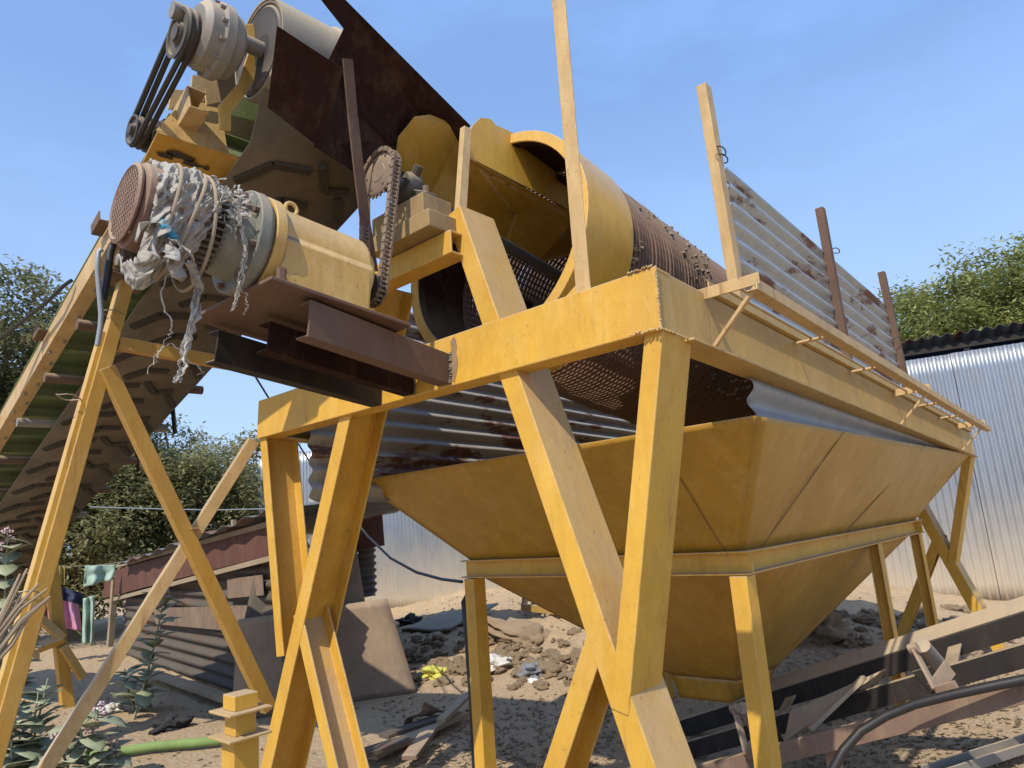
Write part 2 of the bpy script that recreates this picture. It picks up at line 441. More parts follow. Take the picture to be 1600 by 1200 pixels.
# ================================================================== TROMMEL FRAME
C0 = V((1.887, 1.010, 2.229)); TIL = R(2.84)
T = V((math.cos(TIL), 0, -math.sin(TIL))); N = V((math.sin(TIL), 0, math.cos(TIL)))
W = 2.5; YC = 2.26; L = 5.3; BD = .212
def F(u, v, h): return C0 + T*u + Y*v + N*h
frame = thing('trommel_frame', 'large yellow welded steel frame on splayed legs carrying the mesh drum over the hopper', 'machine frame', (4.5, YC, 0))
mb = MB(); mb.prof(F(0, 0, -BD), F(0, W, -BD), cprof(BD, .095, .011), T, N); mb.build('front_beam', M['yellow'], frame, .004)
mb = MB(); mb.prof(F(.013, .002, -BD+.002), F(L, .002, -BD+.002), cprof(BD-.004, .095, .011), Y, N); mb.build('side_beam', M['yellow_dusty'], frame, .004)
mb = MB(); mb.prof(F(.013, W-.002, -BD+.002), F(L, W-.002, -BD+.002), cprof(BD-.004, .095, .011), -Y, N); mb.build('side_beam', M['yellow_dusty'], frame, .004)
mb = MB(); mb.prof(F(L+.013, 0, -BD), F(L+.013, W, -BD), cprof(BD, .095, .011), -T, N); mb.build('rear_beam', M['yellow'], frame, .004)
mb = MB(); mb.prof(F(.34, -.018, .002), F(L, -.018, .002), lprof(.10, .035, .006), Y, N); mb.build('top_angle', M['yellow_dusty'], frame, .002)
# bottom lip plate under the long near beam
mb = MB(); mb.prof(F(.16, -.028, -BD-.008), F(L, -.028, -BD-.008), [(0, 0), (.12, 0), (.12, .009), (0, .009)], Y, N); mb.build('bottom_flange', M['yellow_dusty'], frame, .002)
# welds at the near corner
for p_, q_, r_, j_, st_, sd_ in ((F(-.004, -.004, -.004), F(-.004, -.004, -BD), .006, .5, .01, 3), (F(-.004, 0, -BD), F(-.006, .10, -BD+.006), .009, .9, .009, 4),
                             (F(-.002, .01, .002), F(-.004, .10, .004), .007, .9, .012, 5), (F(.0, -.006, -BD), F(.16, -.008, -BD), .006, .5, .011, 6)):
    mb = MB(); weld(mb, p_, q_, r_, j_, st_, sd_); mb.build('weld_bead', M['yellow'], frame, smooth=60)

def leg_set(x, legs, zbeam, dx=.21, px_=.192):
    """A-frame end: two splayed diagonals, corner posts and lower braces; x = front face of the legs"""
    for outw, (yt, zt, sl), (pyt, pyb, pzb), (by, bz, bs) in legs:
        a = V((x, yt, zt)); b = V((x, yt - outw.y*-1*sl*(zt+.03), -.03))
        d = (a-b).normalized(); p = d.cross(X); p = p if p.dot(outw) < 0 else -p
        m = MB(); m.prof(b, a, cprof(dx, .088, .011), p, X); m.build('diagonal_leg', M['yellow'], frame, .004)
        top = V((x-.004, pyt, zbeam)); bot = V((x-.004, pyb, pzb))
        d = (top-bot).normalized(); p = d.cross(X); p = p if p.dot(outw) < 0 else -p
        m = MB(); m.prof(bot, top, cprof(px_, .066, .011), p, X); m.build('corner_post', M['yellow'], frame, .004)
        a = V((x+.003, by, bz)); b = V((x+.003, by-outw.y*bs*(bz+.03), -.03))
        d = (a-b).normalized(); p = d.cross(X); p = p if p.dot(-Y if outw.y > 0 else outw) > 0 else -p
        if outw.y > 0: a = a + Y*.075; b = b + Y*.075
        m = MB(); m.prof(b, a, cprof(dx-.05, .075, .010), p, X); m.build('lower_brace', M['yellow'], frame, .004)
        m = MB(); m.box((x+dx/2, yt+outw.y*sl*zt-outw.y*.04, .012), .26, .26, .014); m.build('foot_plate', M['yellow_dusty'], frame, .003)
leg_set(1.897, ((-Y, (1.875, 2.775, .325), (1.012, 1.285, .86), (1.40, 1.13, .53)),
                (Y, (2.50, 2.62, .446), (3.508, 3.34, .90), (3.12, 1.10, .43))), 2.017)
leg_set(7.04, ((-Y, (1.70, 2.16, .325), (1.012, 1.285, .86), (1.40, 1.13, .53)),
               (Y, (2.82, 2.16, .325), (3.508, 3.34, .90), (3.12, 1.10, .43))), 1.755)
# bearing platform between the two front diagonals
mb = MB()
mb.prof((1.83, 1.87, 2.545), (1.83, 2.52, 2.545), cprof(.10, .10, .01), X, Z)
mb.build('bearing_beam', M['yellow'], frame, .004)
mb = MB(); mb.box((1.84, 2.10, 2.685), .19, .40, .075); mb.build('packing_plate', M['grimy'], frame, .004)
mb = MB(); mb.box((1.835, 2.11, 2.769), .16, .34, .088); mb.build('packing_plate', M['grimy'], frame, .004)
mb = MB(); mb.box((7.10, YC, 2.02), .2, .9, .1); mb.build('bearing_beam', M['yellow'], frame, .004)
# tall angle post on the front beam
pb = F(.03, .335, .0)
mb = MB(); mb.prof(pb, hx((857, -60), 1.96), lprof(.062, .05, .006), -Y, X); mb.build('tall_post', M['yellow_bar'], frame, .002)
# short inner angle that ties the post to the rim guard
mb = MB(); mb.bar(hx((857, 505), 2.02), hx((918, 435), 2.05), .035, .012, X); mb.build('tie_strap', M['yellow'], frame, .002)
# rack on the long near beam
rk = MB()
O_ = lambda u, v, h: F(u, v, h)
rk.prof(O_(.32, -.195, -.05), O_(4.98, -.195, -.05), lprof(.04, .04, .005), Y, N)
rail = rk.build('guard_rack', M['yellow_bar'], frame, .0015)
for k, (v, h) in enumerate(((-.155, -.012), (-.115, -.012), (-.075, -.012))):
    m = MB(); m.cyl(O_(.35, v, h), O_(4.97, v, h), .0055, seg=8); m.build('rack_rod', M['yellow_bar'], rail, smooth=60)
for u in (.33, 2.80, 4.70):
    m = MB(); m.prof(O_(u, -.20, -.03), O_(u, .04, -.03), [(0, 0), (.008, 0), (.008, .042), (0, .042)], T, N); m.build('rack_bracket', M['yellow_bar'], rail, .001)
    m = MB(); m.bar(O_(u+.012, -.185, -.03), O_(u+.012, -.012, -.205), .012, .02, T); m.build('rack_strut', M['yellow_bar'], rail, .001)
for u in (1.18, 1.95, 3.35, 4.05):
    m = MB(); m.cyl(O_(u, -.19, -.022), O_(u, .01, -.022), .008, seg=8); m.build('rack_bracket', M['yellow_bar'], rail, smooth=60)

# brown drive platform welded to the front beam
dm = V((.988, .122, -.096)).normalized()
ntop = V((1.886, 1.967, 2.152))
pm = V((0, 1, 0)) - dm*dm.y; pm.normalize(); um = dm.cross(pm)
um = um if um.z > 0 else -um
def chan(off, length, depth, m_, zoff=0.0):
    a = ntop + Y*off - um*depth + um*zoff - dm*.002
    m = MB(); m.prof(a, a - dm*length, cprof(depth, .062, .009), pm, um); return m.build('mounting_channel', m_, frame, .003)
chan(0, .70, .128, M['rust'])
chan(.22, .72, .11, M['rust_dark'], -.02)
chan(.44, .80, .12, M['black_steel'], -.02)
mb = MB(); weld(mb, ntop - um*.128 - Y*.006 - dm*.004, ntop - Y*.006 - dm*.004, .010, .7, .012, 12)
mb.build('weld_bead', M['dark_cast'], frame, smooth=60)
mb = MB(); weld(mb, ntop + Y*.215 - um*.13 - dm*.004, ntop+Y*.215 - dm*.004, .007, .7, .012, 13)
mb.build('weld_bead', M['dark_cast'], frame, smooth=60)
# scorched weld patch left unpainted on the beam face
M['scorch'] = paint('scorched_bare_steel', (.16, .13, .11), .3, .6, 1.2, .6, deep=(.34, .17, .05))
rs_ = random.Random(4); mb = MB()
p0 = F(0, .952, -.02); pts_ = []
for i in range(22):
    t = 2*math.pi*i/22; pts_.append(F(-.0012, .935+.020*math.cos(t)*rs_.uniform(.6, 1.4), -.105+.098*math.sin(t)*rs_.uniform(.9, 1.05)))
mb.plate(pts_, .0012); mb.build('scorch_mark', M['scorch'], frame)
# ================================================================== DRUM
TD = R(8.0); DD = V((math.cos(TD), 0, -math.sin(TD))); DN = V((math.sin(TD), 0, math.cos(TD)))
YD = 2.12; DC = V((2.336, YD, 2.798)); DR = .591
SP = DC - DD*.665 + DN*.05                  # centre of the big sprocket
drum = thing('screen_drum', 'long rusty mesh drum with a wide yellow band at its front end', 'drum', (2.336, YD, 2.798))
mb = MB(); mb.lathe(DC, DD, [(0, DR-.055), (0, DR), (.36, DR), (.36, DR-.012), (.012, DR-.012), (.012, DR-.055)], 72, True)
mb.build('rim_band', M['yellow'], drum, .003, smooth=40)
mb = MB(); mb.lathe(DC, DD, [(.014, DR-.056), (.014, DR-.014), (.37, DR-.014), (.37, DR-.03), (.05, DR-.03), (.05, DR-.056)], 72, True)
mb.build('rim_lining', M['rust_dark'], drum, smooth=40)
def ring(mb, c, d, r, wr, seg=72, aspect=1.0):
    mb.lathe(c, d, [(-wr, r-wr*aspect), (-wr, r+wr*aspect), (wr, r+wr*aspect), (wr, r-wr*aspect)], seg, True)
mb = MB()
s0, s1, pitch = .37, 4.45, .032
rnd = random.Random(5)
for i in range(int((s1-s0)/pitch)):
    ring(mb, DC+DD*(s0+i*pitch), DD, DR-.022+.008*noise.noise(V((i*.3, 0, 0))), .0085, 64, 1.0)
for k in range(96):
    t = 2*math.pi*k/96; v = Y*math.cos(t)+DN*math.sin(t)
    mb.bar(DC+DD*s0+v*(DR-.030), DC+DD*s1+v*(DR-.030), .010, .006, v)
mb.build('mesh_screen', M['mesh'], drum, smooth=None)
mb = MB()
for s_ in (1.35, 2.4, 3.45, 4.45): mb.lathe(DC+DD*s_, DD, [(-.03, DR-.075), (-.03, DR-.04), (.03, DR-.04), (.03, DR-.075)], 48, True)
for k in range(8):
    t = 2*math.pi*(k+.3)/8; v = Y*math.cos(t)+DN*math.sin(t)
    mb.bar(DC+DD*.36+v*(DR-.06), DC+DD*4.45+v*(DR-.06), .05, .03, v)
mb.build('inner_hoop', M['rust_dark'], drum)
mb = MB()
mb.cyl(SP-DD*.012, DC+DD*4.85, .030, seg=20); mb.build('shaft', M['dark_cast'], drum, smooth=50)
for s_ in (.92, 3.9):
    mb = MB()
    for k in range(6):
        t = 2*math.pi*(k+.25)/6; v = Y*math.cos(t)+DN*math.sin(t); q = DD.cross(v)
        mb.bar(DC+DD*s_+v*.05, DC+DD*s_+v*(DR-.05), .075, .035, DD)
    mb.cyl(DC+DD*(s_-.08), DC+DD*(s_+.08), .075, seg=20)
    mb.build('spider_spokes', M['rust'], drum, .003)
# chips of stone wedged in the mesh
mb = MB()
for i in range(1500):
    s_ = s0+(s1-s0)*rnd.random()**1.4; t = rnd.uniform(-.9, 1.9) if rnd.random() < .6 else rnd.uniform(2.4, 4.4)
    if noise.noise(V((s_*2.2, t*2.0, 3))) < .02: continue
    v = -Y*math.cos(t)+DN*math.sin(t)
    mb.blob(DC+DD*s_+v*(DR-.012), rnd.uniform(.006, .015), 1, .3, (1.2, 1, .8), i)
o = mb.build('wedged_stones', M['stone'], drum); o['kind'] = 'stuff'
# sprocket on the shaft end
mb = MB(); mb.lathe(SP, DD, [(-.013, 0), (-.013, .040), (-.010, .043), (-.010, .094), (-.006, .100), (.006, .100), (.010, .05), (.03, .05), (.03, 0)], 36)
for k in range(26):
    t = 2*math.pi*k/26; v = Y*math.cos(t)+DN*math.sin(t); q = DD.cross(v)
    mb.extrude([SP-DD*.004+v*.097-q*.007, SP-DD*.004+v*.097+q*.007, SP-DD*.004+v*.112+q*.002, SP-DD*.004+v*.112-q*.002], DD*.008)
spr = mb.build('sprocket', M['chain'], drum, smooth=35)
mb = MB()
for k in range(6):
    t = 2*math.pi*k/6; v = Y*math.cos(t)+DN*math.sin(t)
    mb.cyl(SP-DD*.0105+v*.078, SP-DD*.0125+v*.078, .0055, seg=10)
mb.build('hole_shade_disc', M['rubber'], spr)  # small black discs on the sprocket face stand in for the shade inside holes
# bearing
be = thing('pillow_bearing', 'greasy black pillow block bearing on the packing plates behind the big sprocket', 'bearing', (1.835, YD, 2.81))
B0 = SP + DD*.15
mb = MB(); mb.lathe(B0-DD*.045, DD, [(0, .035), (0, .062), (.02, .075), (.07, .075), (.09, .062), (.09, .035)], 28, True)
mb.build('housing', M['dark_cast'], be, smooth=40)
mb = MB()
mb.extrude([B0+V((-.03, -.15, -.10)), B0+V((-.03, .15, -.10)), B0+V((-.03, .15, -.075)), B0+V((-.03, .06, -.03)), B0+V((-.03, -.06, -.03)), B0+V((-.03, -.15, -.075))], V((.06, 0, 0)))
mb.build('base', M['dark_cast'], be, .005)
for sy in (-.115, .115): mb = MB(); mb.cyl(B0+V((0, sy, -.08)), B0+V((0, sy, -.03)), .014, seg=6); mb.build('bolt', M['chain'], be)
mb = MB(); mb.cyl(B0+V((.0, -.05, .045)), B0+V((.0, -.08, .08)), .02, seg=8); mb.build('grease_cap', M['dark_cast'], be)

# ================================================================== GEAR MOTOR
gd = ray((1850, 900)).normalized()            # axis of the motor
gp_ = Y - gd*gd.y; gp_.normalize(); gu = gd.cross(gp_); gu = gu if gu.z > 0 else -gu
GA = hy((577, 451), 2.06)            # output shaft end
def G(s, a=0, b=0): return GA + gd*s + gp_*a + gu*b
PRE = (GA, 1.25)                              # frame size of the gear motor
mb = MB()
pc = [G(.05, -.150, -.146), G(-.40, -.165, -.146), G(-.42, .26, -.146), G(.05, .30, -.146)]
mb.plate(pc, .010); mb.build('mounting_plate', M['rust'], frame, .002)
gm = thing('gear_motor', 'yellow gearbox with a grey finned motor lying on the brown plate', 'gear motor', tuple(G(-.3, 0, -.12)))
def uprof(r, base, n=18):
    pts = [(-r*.96, -base), (-r*.96, 0)]
    for i in range(n+1):
        t = math.pi - math.pi*i/n; pts.append((r*math.cos(t)*.96, r*math.sin(t)))
    return pts + [(r*.96, 0), (r*.96, -base)]
mb = MB(); mb.prof(G(-.355), G(-.075), uprof(.128, .138), gp_, gu); gb = mb.build('gearbox', M['cream'], gm, .012, smooth=40)
mb = MB(); mb.lathe(G(-.075), gd, [(0, .108), (.02, .103), (.02, .06), (.045, .05), (.045, 0)], 36); mb.build('end_cover', M['cream'], gb, smooth=40)
mb = MB(); mb.lathe(G(-.385), gd, [(0, .10), (0, .142), (.030, .142), (.030, .10)], 44, True); mb.build('flange', M['cream'], gm, .003, smooth=40)
mb = MB(); mb.lathe(G(-.428), gd, [(0, .09), (0, .142), (.028, .144), (.040, .134), (.040, .09)], 44, True); fl = mb.build('flange', M['bluegrey'], gm, .003, smooth=40)
for k in range(8):
    t = 2*math.pi*(k+.5)/8; v = gp_*math.cos(t)+gu*math.sin(t); mb = MB(); mb.cyl(G(-.440)+v*.125, G(-.372)+v*.125, .009, seg=6); mb.build('flange_bolt', M['rust'], fl)
mb = MB(); mb.lathe(G(-.50), gd, [(0, 0), (0, .098), (.075, .112), (.075, 0)], 40); mb.build('end_bell', M['bluegrey'], gm, smooth=40)
mb = MB(); mb.lathe(G(-.63), gd, [(0, .086), (.135, .086)], 36)
for k in range(38):
    t = 2*math.pi*k/38; v = gp_*math.cos(t)+gu*math.sin(t)
    mb.bar(G(-.625)+v*.094, G(-.495)+v*.094, .005, .030, v)
mb.build('finned_body', M['dark_cast'], gm)
mb = MB(); mb.lathe(G(-.69), gd, [(0, .074), (-.004, .088), (.008, .107), (.085, .112), (.085, .100)], 40)
mb.build('fan_cover', M['rustlight'], gm, smooth=50)
mb = MB()
for i in range(-6, 7):
    h = i*.0145; ext = math.sqrt(max(0, .094**2-h*h))
    mb.bar(G(-.698, -ext, h), G(-.698, ext, h), .005, .005, gd)
    mb.bar(G(-.699, h, -ext), G(-.699, h, ext), .005, .005, gd)
mb.lathe(G(-.700), gd, [(0, .086), (-.005, .092), (0, .101), (.006, .098)], 36, True)
mb.build('fan_grille', M['rustlight'], gm)
mb = MB(); mb.lathe(G(-.692), gd, [(0, 0), (.001, .088), (.002, 0)], 24); mb.build('fan_shade_disc', M['rubber'], gm)  # flat black disc stands in for the shade behind the fan grille
mb = MB(); e0 = G(-.28, 0, .136)
mb.lathe(e0+gu*.022, gp_, [(.006*math.cos(t), .018+.006*math.sin(t)) for t in [2*math.pi*i/10 for i in range(10)]], 20, True); mb.cyl(e0-gu*.02, e0+gu*.005, .008, seg=10)
mb.build('lifting_eye', M['cream'], gm, smooth=60)
mb = MB(); mb.cyl(G(-.06), G(.05), .020, seg=16); mb.build('output_shaft', M['grey_cast'], gm, smooth=50)
mb = MB(); mb.lathe(G(.015), gd, [(-.020, .02), (-.020, .049), (-.006, .052), (-.006, .044), (.006, .044), (.006, .052), (.018, .040), (.018, .02)], 28, True)
mb.build('drive_sprocket', M['rubber'], gm, smooth=40)
mb = MB(); mb.cyl(G(-.36, -.135, -.14), G(-.36, -.135, -.10), .013, seg=6); mb.build('bolt', M['rust'], gm)

PRE = None
SM = GA + gd*.019
# chain: links around both sprockets
def chain_path():
    c1 = SP; c2 = SM; ra, rb = .106, .058
    ax = V((1, 0, -.12)).normalized()
    d = c2-c1; d = d-ax*d.dot(ax); dist = d.length; d.normalize(); q = ax.cross(d)
    # q points sideways; tangent geometry
    al = math.asin((ra-rb)/dist)
    pts = []
    def circ(c, r, a0, a1, n):
        for i in range(n+1):
            t = a0+(a1-a0)*i/n; pts.append(c+(d*math.cos(t)+q*math.sin(t))*r)
    circ(c1, ra, math.pi/2-al+2*al*0, 2*math.pi-(math.pi/2-al), 40)
    circ(c2, rb, -(math.pi/2-al), math.pi/2-al, 16)
    pts.append(pts[0].copy())
    return pts, ax
path, chax = chain_path()
def resample(pts, step):
    out = [pts[0].copy()]; acc = 0
    for a, b in zip(pts, pts[1:]):
        l = (b-a).length; t = step-acc
        while t <= l: out.append(a.lerp(b, t/l)); t += step
        acc = (acc+l) % step
    return out
cp = resample(path, .0195)
mb = MB()
for i in range(len(cp)-1):
    a, b = cp[i], cp[i+1]; d = (b-a).normalized(); wdt = .014 if i % 2 else .019
    mb.cyl(a-chax*.022, a+chax*.022, .0065, seg=8)
    for s_ in (-1, 1):
        mb.bar(a-d*.007+chax*s_*wdt, b+d*.007+chax*s_*wdt, .004, .019, d.cross(chax))
ch = mb.build('drive_chain', M['chain'], None, .0)
tag(ch, 'oily brown roller chain hanging from the big sprocket down to the gearbox shaft', 'chain')

PRE = (GA, 1.25)
# sack wrapped around the motor
sk = thing('torn_sack', 'shredded pale plastic sack tied around the motor with frayed hanging strands', 'sack', tuple(G(-.8)))
mb = MB()
def sackf(u, v):
    t = 2*math.pi*v; s_ = -.672+.20*u*(.80+.20*max(-1, math.sin(t+.2)))
    base = .114 + .012*math.sin(u*3.1)
    low = max(0, -math.sin(t))                # the tied loose end bulges to the lower side
    base += .075*low**2*math.exp(-((u-.25)/.3)**2)
    p = V((math.cos(t), math.sin(t), u*2))
    tw = V((p.x+.8*p.z, p.y-.6*p.z, p.z*.45)); k = noise.noise(p*1.7)*.014 + (.35-abs(noise.noise(tw*2.6+V((4, 1, 1)))))*.034 - abs(noise.noise(tw*6.5+V((0, 0, 3))))*.020 + abs(noise.noise(tw*13))*.010 - .008
    return G(s_, (base+k)*math.cos(t), (base+k)*math.sin(t))
mb.grid(sackf, 80, 220); mb.build('wrapped_sheet', M['sack'], sk, smooth=180, solid=.001)
def strand(mb, p, n, ln, wd, down=1.0, rnd=random, drift=V((0, 0, 0))):
    pts = [V(p)]; d = V((rnd.uniform(-1, 1), rnd.uniform(-1, 1), rnd.uniform(-.2, 1)))*.7+V(n)
    for i in range(n_seg := 9):
        d = d*.72 + V((rnd.uniform(-1, 1), rnd.uniform(-1, 1), rnd.uniform(-1, 1)))*.42 - Z*down*.35 + drift
        pts.append(pts[-1]+d.normalized()*ln/n_seg)
    wv = V((rnd.uniform(-1, 1), rnd.uniform(-1, 1), rnd.uniform(-1, 1))).normalized()
    for i in range(len(pts)-1):
        wv = (wv+V((rnd.uniform(-1, 1), rnd.uniform(-1, 1), rnd.uniform(-1, 1)))*.35).normalized()
        if i == 0: la, lb = mb.bm.verts.new(pts[0]-wv*wd/2), mb.bm.verts.new(pts[0]+wv*wd/2)
        na, nb = mb.bm.verts.new(pts[i+1]-wv*wd/2), mb.bm.verts.new(pts[i+1]+wv*wd/2)
        mb.bm.faces.new((la, lb, nb, na)); la, lb = na, nb
mb = MB(); rnd = random.Random(11)
for i in range(190):
    u = rnd.choice((rnd.uniform(0, .35), rnd.uniform(.7, 1.15), rnd.uniform(.4, 1.15))); t = rnd.uniform(.3, 3.3)
    if i < 230: u = rnd.uniform(.75, 1.35); t = rnd.uniform(.2, 3.3)
    p = sackf(u, t/(2*math.pi)); nrm = (gp_*math.cos(t)+gu*math.sin(t))*.4
    strand(mb, p, nrm, rnd.uniform(.025, .075), rnd.uniform(.003, .010), .3, rnd)
o = mb.build('frayed_fibre', M['sack'], sk, solid=.0008); o['kind'] = 'stuff'
mb = MB()
def ribbon(mb, pts, wd, rnd, twist=.5):
    pts = [V(p) for p in pts]; n = 26; P_ = []
    for i in range(n+1):
        t = i/n*(len(pts)-1); k = min(int(t), len(pts)-2); P_.append(pts[k].lerp(pts[k+1], t-k)+V((rnd.uniform(-1, 1), rnd.uniform(-1, 1), 0))*.006)
    wv = V((1, -.8, 0)).normalized(); la = None
    for i, p in enumerate(P_):
        wv = (wv+V((rnd.uniform(-1, 1), rnd.uniform(-1, 1), rnd.uniform(-.3, .3)))*twist).normalized(); ww = wd*(1-.7*i/n)*rnd.uniform(.6, 1.2)
        a, b = mb.bm.verts.new(p-wv*ww/2), mb.bm.verts.new(p+wv*ww/2)
        if la: mb.bm.faces.new((la, lb, b, a))
        la, lb = a, b
yy_ = 1.98
R1 = [(300, 410), (312, 450), (306, 490), (290, 540), (285, 575), (278, 598)]
for k in range(9): ribbon(mb, [hy((x+rnd.uniform(-7, 7), y+rnd.uniform(-4, 4)), yy_+rnd.uniform(-.02, .02)) for x, y in R1], .020, rnd)
for k in range(5): ribbon(mb, [hy((x+rnd.uniform(-3, 3), y), 1.93) for x, y in [(370, 330), (384, 380), (378, 425), (370, 460), (364, 486)]], .012, rnd)
ribbon(mb, [hy(p, 1.93) for p in [(372, 450), (384, 460), (386, 480), (381, 492)]], .006, rnd)
ribbon(mb, [hy(p, 1.99) for p in [(262, 430), (248, 465), (266, 500), (268, 520), (258, 533), (240, 560), (232, 585)]], .006, rnd)
ribbon(mb, [hy(p, 1.99) for p in [(285, 548), (268, 536), (250, 545), (242, 570)]], .008, rnd)
ribbon(mb, [hy(p, 1.98) for p in [(288, 560), (310, 572), (318, 582), (306, 586)]], .006, rnd)
PRE = None
mb.build('hanging_strand', M['sack'], sk, solid=.0012)
mb = MB()
PRE = (GA, 1.25)
for k in range(11):
    t = rnd.uniform(3.5, 4.5); p = sackf(rnd.uniform(.0, .5), t/(2*math.pi))
    strand(mb, p, (gp_*math.cos(t)+gu*math.sin(t))*1.2, rnd.uniform(.06, .10), rnd.uniform(.025, .045), .6, rnd, -gd*.10)
mb.build('loose_flap', M['sack'], sk, smooth=180, solid=.002)
mb = MB()
for k in range(5): mb.blob(sackf(.18+.06*k, (3.75+.05*k)/(2*math.pi)), .016, 2, .5, (1, 1, .6), k)
mb.build('blue_scrap', cloth('blue_plastic_scrap', (.06, .28, .42)), sk, smooth=180)
mb = MB()
for s_, tw in ((-.63, .15), (-.54, -.08), (-.58, .3)):
    mb.tube([G(s_+tw*.1*math.sin(t), (.130+.02*max(0, -math.sin(t)))*math.cos(t), (.130+.04*max(0, -math.sin(t)))*math.sin(t)) for t in [2*math.pi*i/40 for i in range(41)]], .0045, 6)
mb.build('binding_cord', M['wood'], sk, smooth=60)

PRE = None
# ================================================================== FEED CHUTE with hood
fc = thing('feed_chute', 'yellow trough and dark brown hood plates guiding material into the drum', 'chute', (1.9, 1.95, 2.7))
mb = MB(); mb.plate([hy((433, 40), 1.96), hy((537, 108), 1.96), hy((501, 232), 2.16), hy((418, 168), 2.16)], .006); mb.build('hood_plate', M['rust_dark'], fc, .001)
mb = MB(); mb.plate([hy((537, 45), 2.02), hy((478, -30), 2.02), hy((512, -30), 1.96), hy((545, 5), 1.96), hy((735, 196), 2.00), hy((700, 255), 2.20), hy((610, 225), 2.19), hy((540, 150), 2.16), hy((512, 95), 2.10)], .006); mb.build('hood_plate', M['rust_dark'], fc, .001)
mb = MB(); mb.plate([hy((505, 100), 2.185), hy((642, 215), 2.20), hy((632, 318), 2.24), hy((560, 272), 2.22), hy((490, 228), 2.20)], .006); mb.build('hood_plate', M['rust_dark'], fc, .001)
mb = MB(); mb.plate([hy((622, 214), 2.14), hy((648, 182), 2.06), hy((672, 179), 2.06), hy((724, 200), 2.06), hy((716, 345), 2.22), hy((660, 330), 2.26), hy((612, 280), 2.26)], .006); mb.build('trough_wall', M['yellow_shade'], fc, .001)
mb = MB(); mb.plate([hy(p, 2.0) for p in ((738, 196), (750, 184), (766, 186), (775, 196), (800, 207), (905, 272), (905, 338), (872, 318), (725, 242))], .006); mb.build('trough_wall', M['yellow'], fc, .001)
mb = MB(); mb.plate([hy((725, 243), 2.002), hy((905, 339), 2.002), hy((905, 395), 2.26), hy((838, 412), 2.34), hy((770, 372), 2.32), hy((722, 335), 2.30)], .006); mb.build('trough_floor', M['yellow_shade'], fc, .001)
mb = MB(); mb.prof(hy((717, 330), 1.90), hy((726, 196), 1.96), lprof(.045, .03, .005), X, Y); mb.build('support_angle', M['yellow_bar'], fc, .001)
mb = MB()
bp = [(543, 92), (551, 180), (561, 270), (571, 350), (583, 424)]
for (a, ya), (b, yb) in zip(zip(bp, (2.05, 2.13, 2.16, 2.18, 2.2)), zip(bp[1:], (2.13, 2.16, 2.18, 2.2))): mb.bar(hy(a, ya), hy(b, yb), .05, .008, Y)
mb.build('support_bar', M['rust'], fc)

# ================================================================== side sheets on the frame
def corr(mb, o, du, lu, dv, lv, pitch, amp, nrm, nu=None, jag=0.0, seed=0):
    """corrugated sheet: ribs run along du, waves across dv"""
    o, du, dv, nrm = V(o), V(du), V(dv), V(nrm)
    nv = max(8, int(lv/pitch*8)); nu = nu or 2
    def fn(u, v):
        e = (noise.noise(V((v*14+seed, u*3, seed)))*jag) if (u in (0, 1) and jag) else 0
        w_ = .004*noise.noise(V((u*5, v*3, seed+2)))
        return o + du*(lu*u+e) + dv*(lv*v) + nrm*(amp*math.sin(2*math.pi*v*lv/pitch)+w_)
    mb.grid(fn, max(nu, 2), nv)
cg = thing('guard_sheet', 'rust patched corrugated sheet standing above the long near beam on three posts', 'metal sheet', tuple(F(2.3, .12, 0)))
gy = .125
mb = MB()
u0, u1 = .95, 3.70
def gfn(u, v):
    uu = u0+(u1-u0)*u
    top = .80 - .02*u; bot = .02
    h = bot+(top-bot)*v
    return F(uu, gy, h) + Y*(.018*math.sin(2*math.pi*v*8.5+1.0)) + Y*(.006*noise.noise(V((u*4, v*2, 1))))
mb.grid(gfn, 60, 90); mb.build('sheet', M['galv'], cg, smooth=180, solid=.0015)
PA = N
for (pxb, pxt, m_, w_) in (((1158, 470), (1102, 128), M['yellow_bar'], .06), ((1330, 570), (1285, 322), M['rust'], .055), ((1418, 592), (1381, 423), M['rust'], .055)):
    b = hy(pxb, 1.085); t = hy(pxt, 1.085)
    mb = MB(); mb.prof(b - (t-b).normalized()*.12, t, lprof(w_, .045, .005), X, Y); mb.build('post', m_, cg, .002)
mb = MB()
for (px, ) in (((1121, 238), ), ((1124, 250), ), ((1302, 393), ), ((1400, 530), )):
    c = hy(px, 1.10); mb.tube([c+V((.040*math.cos(t), .034*math.sin(t), .008*math.sin(2*t))) for t in [2*math.pi*i/16 for i in range(17)]], .003, 5)
c = hy((1118, 242), 1.07); mb.tube([c, c+V((-.03, -.03, -.015)), c+V((-.05, -.03, .01))], .0015, 4); mb.tube([c, c+V((-.03, -.02, -.05)), c+V((-.055, -.03, -.06))], .0015, 4)
mb.build('tie_wire', M['cable'], cg)
mb = MB()
def lfn(u, v):
    x = 2.12+4.8*u; top = F(x-C0.x, 0, 0).z+.72; bot = 1.66-.05*u
    return V((x+(.02*noise.noise(V((v*9, 1, 1))) if u == 0 else 0), 3.375, bot+(top-bot)*v)) + Y*(.02*math.sin(v*2*math.pi*13)+.012*noise.noise(V((u*7, v*2, 5))))
mb.grid(lfn, 60, 160); o = mb.build('skirt_sheet', M['galv_dusty'], None, smooth=180, solid=.0015); tag(o, 'tall corrugated sheet along the far side beam with its foot inside the hopper', 'metal sheet')
mb = MB()
def rfn(u, v):
    x = 2.66+4.2*u; top = F(x-C0.x, 0, -BD).z+.06; bot = 1.70-.02*u
    return V((x+(.03*noise.noise(V((v*6, 1, 8))) if u == 0 else 0), 1.075, bot+(top-bot)*v)) + Y*(.02*math.sin(v*2*math.pi*2.4+.6))
